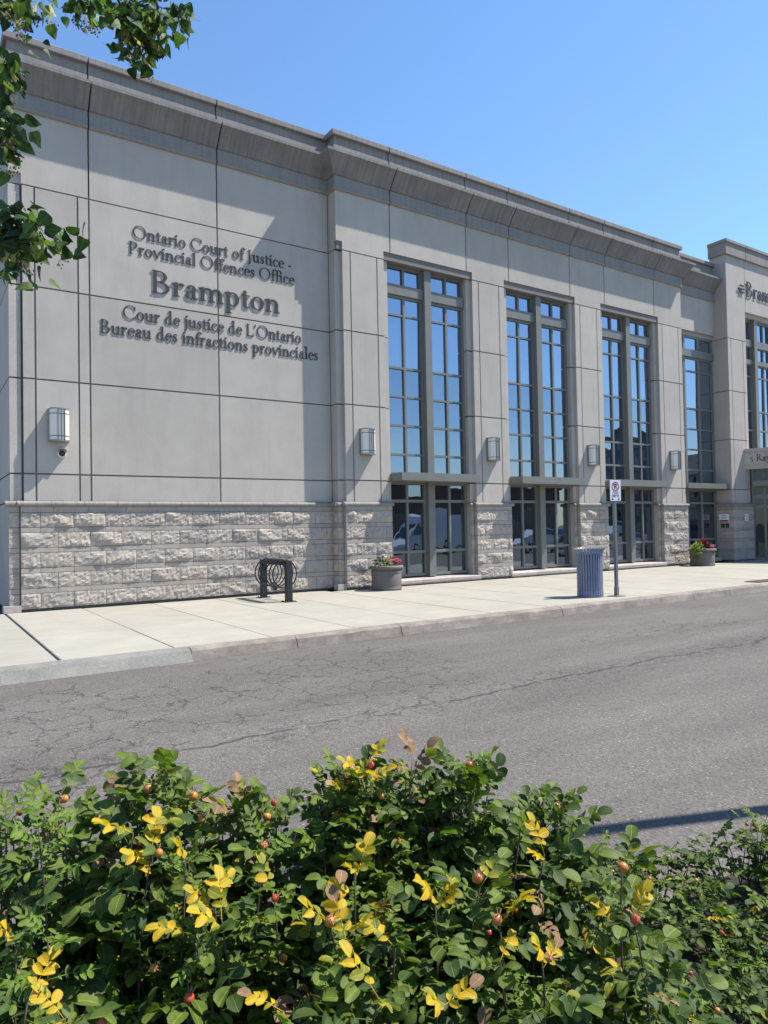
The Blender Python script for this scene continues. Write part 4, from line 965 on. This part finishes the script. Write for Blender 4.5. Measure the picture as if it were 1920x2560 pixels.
bush('tall dark green rose bush with two peaks right of the yellow shoot', 950, 1230, SIL, 2.3, 1.62, 27, 5, 1.0, dict(dk=5, gr=6, lt=1.6, yl=.1, yg=.4, br=.3), tops=[(1030, 1888, 'br'), (1015, 1925, 'gr'), (1165, 1892, 'lt'), (1140, 1920, 'gr'), (1190, 1950, 'dk'), (1100, 1970, 'gr'), (988, 2350, 'yl'), (1089, 2240, 'yl'), (1099, 2490, 'yl'), (1200, 2200, 'yg')], hips=.32)
bush('rose bush with a green crest and a few yellow leaves beside the open road', 1190, 1480, SIL, 2.35, 1.65, 26, 6, 1.0, dict(dk=5, gr=6, lt=1.8, yl=.1, yg=.4, br=.25), tops=[(1360, 1980, 'gr'), (1385, 2005, 'gr'), (1335, 2005, 'dk'), (1300, 2060, 'gr'), (1361, 2118, 'yl'), (1250, 2294, 'yl'), (1250, 2387, 'yl'), (1355, 2387, 'yl')], hips=.36)
bush('dark green rose bush in the lower right foreground, large leaves', 1420, 1760, SIL, 2.3, 1.75, 15, 7, 1.0, Wg, tops=[(1555, 2160, 'gr'), (1583, 2280, 'yl')], hips=.36)
bush('small-leaved green rose bush behind, nearest the pole shadow', 1470, 1760, SIL2, 3.3, 2.7, 34, 8, .68, Wg, ymax=2420, hips=.36)
bush('small-leaved green rose bush at the right edge', 1720, 2040, SIL2, 3.3, 2.5, 40, 9, .70, Wg, ymax=2500, hips=.36)
bush('sparse small-leaved rose bush in the bottom right corner', 1640, 2020, [(1600, 2330), (2100, 2300)], 2.7, 2.2, 22, 11, .72, Wg, ymax=2600, hips=.25)
bush('low small-leaved rose bush seen behind the leftmost bushes', 120, 700, [(0, 2080), (700, 2060)], 2.75, 2.5, 26, 10, .62, dict(dk=4, gr=6, lt=1, yl=.6, yg=.8, br=.5), ymax=2260, hips=.15)

# linden tree at the left edge; its twigs hang into the frame
tree = thing('linden_tree', 'linden tree at the left edge, leafy twigs hanging into the top left corner', 'tree', (-2.3, 1.0, -.05))
MB().tube([(-2.3, 1.0, -.2), (-2.28, 1.02, .3), (-2.25, 1.05, 1.5), (-2.15, 1.1, 3), (-2.2, 1.1, 4.6), (-2.3, 1.1, 6.2)], [.20, .15, .13, .11, .08, .03], 12).build('trunk', M_TWIG, tree, True)
rt_ = random.Random(31)
lin = []
for mm in (L_TD, L_TL, L_TL):
    for k in range(2):
        m = LMB(); m.stick((0, 0, 0), (0, .03, -.004), .0009)
        L = .068; m.leaf((0, .03, -.004), (0, 1, -.15), (rt_.uniform(-.3, .3), 0, 1), L, L*.92, rt_.uniform(.15, .6), rt_.uniform(.1, .5), HEART, 0, rt_.uniform(-.2, .2)); lin.append(m.mesh('linden_leaf', mm))
brm = LMB(); brm.leaf((0, 0, 0), (0, 1, -.2), (0, 0, 1), .075, .015, .2, .3, LONG, 0); brm.stick((0, .03, -.005), (.012, .065, -.03), .0006, 0)
bract = brm.mesh('bract', [L_BT])
nut = MB()
for k in range(5):
    c_ = (rt_.uniform(-.012, .012), rt_.uniform(-.012, .012), rt_.uniform(-.02, 0)); nut.lathe([(.0005, -.004), (.0035, -.002), (.004, .001), (.0005, .004)], c_, 6); nut.tube([c_, (0, 0, .02)], .0005, 3)
nutm = nut.mesh('nutlets', M_SEP, smooth=True)
CL = [((45, 20), (62, 42), 60, 3.9, (-1.7, 1.2, 4.4)), ((215, 15), (60, 30), 34, 3.9, (-1.6, 1.2, 4.9)), ((350, 70), (85, 68), 170, 3.8, (-1.6, 1.2, 4.9)), ((12, 200), (30, 55), 26, 3.6, (-1.9, 1.15, 3.6)), ((18, 330), (38, 60), 44, 3.6, (-1.9, 1.15, 3.6)), ((45, 605), (90, 85), 130, 3.4, (-2.1, 1.1, 3.0))]
fo = LMB(); nleaf = 0
for (cx, cy), (rx, ry), n, ds, org in CL:
    cen = at_dist(cx-rx*.5, cy-ry*.7, ds); org = Vector(org)
    MB().tube([org, org.lerp(cen, .45)+Vector((0, .1, .3)), cen], [.03, .014, .005], 6).build('limb', M_TWIG, tree, True)
    tw = [at_dist(cx+rt_.gauss(0, .5)*rx, cy+rt_.gauss(0, .5)*ry, ds+rt_.uniform(-.2, .2)) for _ in range(max(4, n//7))]
    for q in tw: MB().tube([cen, cen.lerp(q, .5)+Vector((0, 0, .03)), q], [.004, .0025, .0012], 5).build('twig', M_TWIG, tree, True)
    n = int(n*1.5)
    for k in range(n):
        q = rt_.choice(tw); p = q+Vector((rt_.gauss(0, .035), rt_.gauss(0, .035), rt_.gauss(0, .03)))
        if k % 3 == 0: p = cen.lerp(q, rt_.uniform(.3, 1))
        a = rt_.uniform(0, 6.28); d = Vector((math.cos(a)*.8, math.sin(a)*.8, rt_.uniform(-1.1, .3))); nn = Vector((rt_.gauss(0, .8), rt_.gauss(0, .8), .7)); Mx = Matrix.Translation(p) @ frame(d, nn) @ Matrix.Scale(rt_.uniform(.45, .88), 4)
        if nleaf < 300: inst('leaf', rt_.choice(lin), Mx, tree); nleaf += 1
        else: fo.leaf(p, d, nn, .065, .055, rt_.uniform(.1, .6), rt_.uniform(.1, .5), HEART, k % 2)
        if k % 6 == 3:
            d = Vector((rt_.uniform(-.5, .6), rt_.uniform(-.5, .5), -.8)); inst('bract', bract, Matrix.Translation(p) @ frame(d, nn), tree); inst('nutlets', nutm, Matrix.Translation(p+d*.075+Vector((.01, 0, -.02))), tree)
k = 0
while k < 2600:
    p = Vector((rt_.gauss(-2.3, 1.1), rt_.gauss(1.1, 1.1), rt_.gauss(4.9, 1.0)))
    if p.x > -.25-.1*max(0, p.y-1) or p.z < 2.6: continue
    a = rt_.uniform(0, 6.28); fo.leaf(p, (math.cos(a), math.sin(a), rt_.uniform(-1, .2)), (rt_.gauss(0, .6), rt_.gauss(0, .6), 1), .085, .08, .3, .3, HEART, k % 2); k += 1
o = bpy.data.objects.new('foliage', fo.mesh('foliage', [L_TD, L_TL], WL[tree])); C.objects.link(o); o.parent = tree; tag(o, kind='stuff')

# flowers in the planters
rf_ = random.Random(3)
def clump(m, c, r, n, L, W, mi, up=.4, shape=OBO, spread=1.):
    for _ in range(n):
        a = rf_.uniform(0, 6.28); e = rf_.uniform(-.2, 1.3); d = Vector((math.cos(a)*math.cos(e)*spread, math.sin(a)*math.cos(e)*spread, math.sin(e)*up+.1))
        p = Vector(c)+Vector((d.x*r*rf_.uniform(.2, 1), d.y*r*rf_.uniform(.2, 1), abs(d.z)*r*rf_.uniform(.2, 1)))
        m.leaf(p, d, Vector((0, -.4, 1))+Vector((rf_.gauss(0, .4), rf_.gauss(0, .4), 0)), L*rf_.uniform(.7, 1.3), W*rf_.uniform(.7, 1.3), .3, .3, shape, mi)
def flowerhead(m, c, r, mi):
    for k in range(5):
        a = k*1.257; m.leaf(c, (math.cos(a), math.sin(a)-.25, .35), (0, -.5, 1), r, r*.95, .15, .3, OBO, mi)
def plant(name, label, parts, cat='plant'):
    (x, y, z) = parts[0][1]; t = thing(name, label, cat, (x, y, z), 'plants in the two planters')
    for pn, c, r, n, L, W, m, sh in parts:
        mb = LMB()
        if pn == 'flower':
            for _ in range(n):
                mb = LMB(); a = rf_.uniform(0, 6.28); q = math.sqrt(rf_.random())*r; flowerhead(mb, (c[0]+q*math.cos(a), c[1]+q*math.sin(a), c[2]+rf_.uniform(-.03, .05)), L, 0)
                o = bpy.data.objects.new('flower', mb.mesh('flower', [m], WL[t])); C.objects.link(o); o.parent = t
        else:
            clump(mb, c, r, n, L, W, 0, .9, sh); mb.stick((c[0], c[1], c[2]-.12), (c[0], c[1], c[2]+.02), .006)
            o = bpy.data.objects.new('leaves', mb.mesh('leaves', [m], WL[t])); C.objects.link(o); o.parent = t; tag(o, kind='stuff')
px1, py1, r1, h1 = PL[0]; px2, py2, r2_, h2 = PL[1]
plant('petunia', 'magenta petunias on the right half of the left planter', [('leaves', (px1+.12, py1-.05, h1), .22, 70, .07, .04, L_GR, OBO), ('flower', (px1+.13, py1-.12, h1+.12), .19, 26, .042, 0, M_PINK, OBO), ('flower', (px1+.22, py1-.0, h1+.17), .1, 8, .042, 0, M_CRIM, OBO)])
plant('dark_leaved_plant', 'dark purple leaves along the left rim of the left planter', [('leaves', (px1-.2, py1-.02, h1), .22, 110, .07, .045, M_DKF, OBO), ('leaves', (px1+.3, py1-.02, h1-.02), .13, 45, .07, .04, M_DKF, OBO)])
plant('leafy_filler_plant', 'light green leaves low in front of the left planter, with one white bloom', [('leaves', (px1-.1, py1-.22, h1-.01), .16, 60, .06, .035, M_LIME, OBO), ('flower', (px1-.02, py1+.02, h1+.22), .03, 3, .03, 0, M_WPET, OBO), ('leaves', (px1-.25, py1-.1, h1+.06), .12, 25, .06, .03, L_GR, OBO)])
plant('coleus', 'burgundy coleus mound in the middle of the right planter', [('leaves', (px2+.02, py2-.02, h2), .30, 150, .10, .06, M_BURG, OBO), ('leaves', (px2+.05, py2+.0, h2+.17), .18, 60, .08, .05, M_CRIM, OBO), ('leaves', (px2-.05, py2-.12, h2+.02), .25, 60, .09, .05, M_DKF, OBO)])
plant('petunia', 'magenta petunias at the right rim of the right planter', [('leaves', (px2+.26, py2-.15, h2), .16, 40, .06, .035, L_GR, OBO), ('flower', (px2+.28, py2-.18, h2+.08), .15, 18, .045, 0, M_PINK, OBO)])
plant('trailing_vine', 'lime green vine trailing over the left side of the right planter', [('leaves', (px2-.36, py2-.05, h2+.0), .24, 90, .10, .08, M_LIME, HEART), ('leaves', (px2-.50, py2-.08, h2-.18), .17, 60, .09, .07, M_LIME, HEART), ('leaves', (px2-.55, py2-.05, h2-.36), .1, 25, .08, .06, L_LT, HEART)])

# ================================================================== across the lot, behind the viewer (seen mirrored in the windows)
M_TYRE = mat('tyre_rubber', (.02, .02, .02), .85); M_RIM = mat('alloy_rim', (.5, .5, .5), .3, .9); M_CGL = mat('car_glass', (.015, .02, .025), .05, 0, .8); M_HEAD = mat('headlight_lens', (.75, .77, .8), .1, 0, .8)
def paint(n, c): return mat(n, c, .25, 0, .6)
def vehicle(label, cat, x, y, col, van=False, rot=0):
    t = thing('parked_van' if van else 'parked_car', label, cat, (x, y, G0), 'vehicles parked across the lot')
    Lh, W, Hh = (2.95, 1.0, 2.65) if van else (2.25, .9, 1.46)
    low = [(-Lh, .28), (Lh, .28), (Lh+.02, .55), (Lh-.1, .82), (Lh-.95 if not van else Lh-.75, .98 if not van else 1.2)]
    prof = low+([(Lh-1.55, 1.95), (Lh-1.95, 2.5), (Lh-2.3, Hh), (-Lh+.1, Hh), (-Lh, 2.4)] if van else [(Lh-1.75, Hh-.06), (Lh-2.2, Hh), (-Lh+1.2, Hh), (-Lh+.35, .98), (-Lh, .92)])
    def place(mb, name, m, sm=False):
        o = mb.build(name, m, None); o.data.transform(Matrix.Translation((0, 0, 0))); o.data.transform(Matrix.Rotation(rot, 4, 'Z')); o.parent = t; WL[o] = WL[t]; return o
    def body(inset):
        n = len(prof); vs = []
        for sg in (-1, 1):
            for a, z in prof: vs.append((a, sg*(W-(max(0, z-.95)*.16)-inset), z))
        return MB().add(vs, [tuple(range(n-1, -1, -1)) if False else tuple(range(n)), tuple(range(2*n-1, n-1, -1))]+[(i, i+n, (i+1) % n+n, (i+1) % n) for i in range(n)])
    place(body(0), 'body', paint(label[:12]+'_paint', col))
    for sg in (-1, 1):
        if van: P = [(Lh-1.0, 1.3), (Lh-1.62, 1.95), (Lh-1.95, 1.98), (Lh-1.95, 1.3)]
        else: P = [(Lh-1.15, 1.0), (Lh-1.8, Hh-.12), (-Lh+1.3, Hh-.1), (-Lh+.7, 1.0)]
        m = MB(); vs = [(a, sg*(W-(max(0, z-.95)*.16)+.004), z) for a, z in P]; place(m.add(vs, [(0, 1, 2, 3) if sg < 0 else (3, 2, 1, 0)]), 'side_window', M_CGL)
    a0, z0, a1, z1 = (Lh-.78, 1.26, Lh-1.56, 1.98) if van else (Lh-1.0, 1.02, Lh-1.74, Hh-.1)
    place(MB().add([(a0+.02, -.75*W, z0), (a0+.02, .75*W, z0), (a1+.03, .72*W, z1), (a1+.03, -.72*W, z1)], [(0, 1, 2, 3)]), 'windscreen', M_CGL)
    for sg in (-1, 1): place(MB().box(Lh-.12, Lh+.025, sg*W*.62-.18, sg*W*.62+.18, .62, .76 if not van else .9), 'headlight', M_HEAD)
    for a in (-Lh*.62, Lh*.62):
        for sg in (-1, 1):
            m = MB().lathe([(.2, -.1), (.32, -.1), (.335, -.07), (.335, .07), (.32, .1), (.2, .1)], (0, 0, 0), 18); 
            for q in range(len(m.v)): X_, Y_, Z_ = m.v[q]; m.v[q] = (X_+a, Z_+sg*(W-.1), Y_+.335)
            w = place(m, 'wheel', M_TYRE); m2 = MB().lathe([(.2, .0), (.2, .02), (.05, .04)], (0, 0, 0), 14)
            for q in range(len(m2.v)): X_, Y_, Z_ = m2.v[q]; m2.v[q] = (X_+a, sg*(W-.09+.1+Z_*.5)-sg*.02, Y_+.335)
            r_ = place(m2, 'rim', M_RIM); r_.parent = w
vehicle('white delivery van mirrored in the first tall window', 'van', 29.0, -6.2, (.75, .76, .78), True, R(170))
for i, (x, c_, l) in enumerate(((23.5, (.62, .63, .65), 'silver car mirrored left of the white van'), (36.2, (.05, .06, .08), 'dark car mirrored in the second window, nearest the van'), (41, (.7, .7, .7), 'white car mirrored in the second window'),
                    (46, (.03, .03, .035), 'black car mirrored left in the third window'), (51, (.6, .62, .64), 'pale car mirrored right in the third window'), (57, (.2, .03, .03), 'dark red car mirrored farthest right'))):
    vehicle(l, 'car', x, -7.5-(i % 2)*.4, c_, False, R(172 if i % 2 else 8))
M_BRK = mat('brown_brick', (.13, .07, .055), .9); M_OFF = mat('dark_office_cladding', (.06, .065, .075), .7); M_OWIN = mat('office_window_glass', (.02, .025, .035), .15, 0, .7)
def block(name, label, x0, x1, y0, y1, h, m, storeys, nwin):
    t = thing(name, label, 'building', ((x0+x1)/2, y1, G0))
    MB().box(x0, x1, y0, y1, G0, h).build('wall', m, t); MB().box(x0-.3, x1+.3, y0-.3, y1+.3, h, h+.5).build('roof', M_OFF, t)
    for s_ in range(storeys):
        z0 = 1.0+s_*(h-1)/storeys
        for k in range(nwin): 
            a = x0+(x1-x0)*(k+.2)/nwin; MB().box(a, a+(x1-x0)/nwin*.6, y1-.1, y1+.03, z0, z0+(h-1)/storeys*.55).build('window', M_OWIN, t)
block('low_brick_building', 'low brown brick building across the lot, mirrored in the lower panes', 18, 84, -62, -44, 6.6, M_BRK, 1, 12)
block('office_block', 'dark mid-rise office block mirrored in the third tall window', 93, 101, -49, -46, 14.0, M_OFF, 4, 4)
block('office_tower', 'taller dark office block mirrored right of the mid-rise one', 101.6, 116, -50, -46, 17.3, M_OFF, 5, 6)
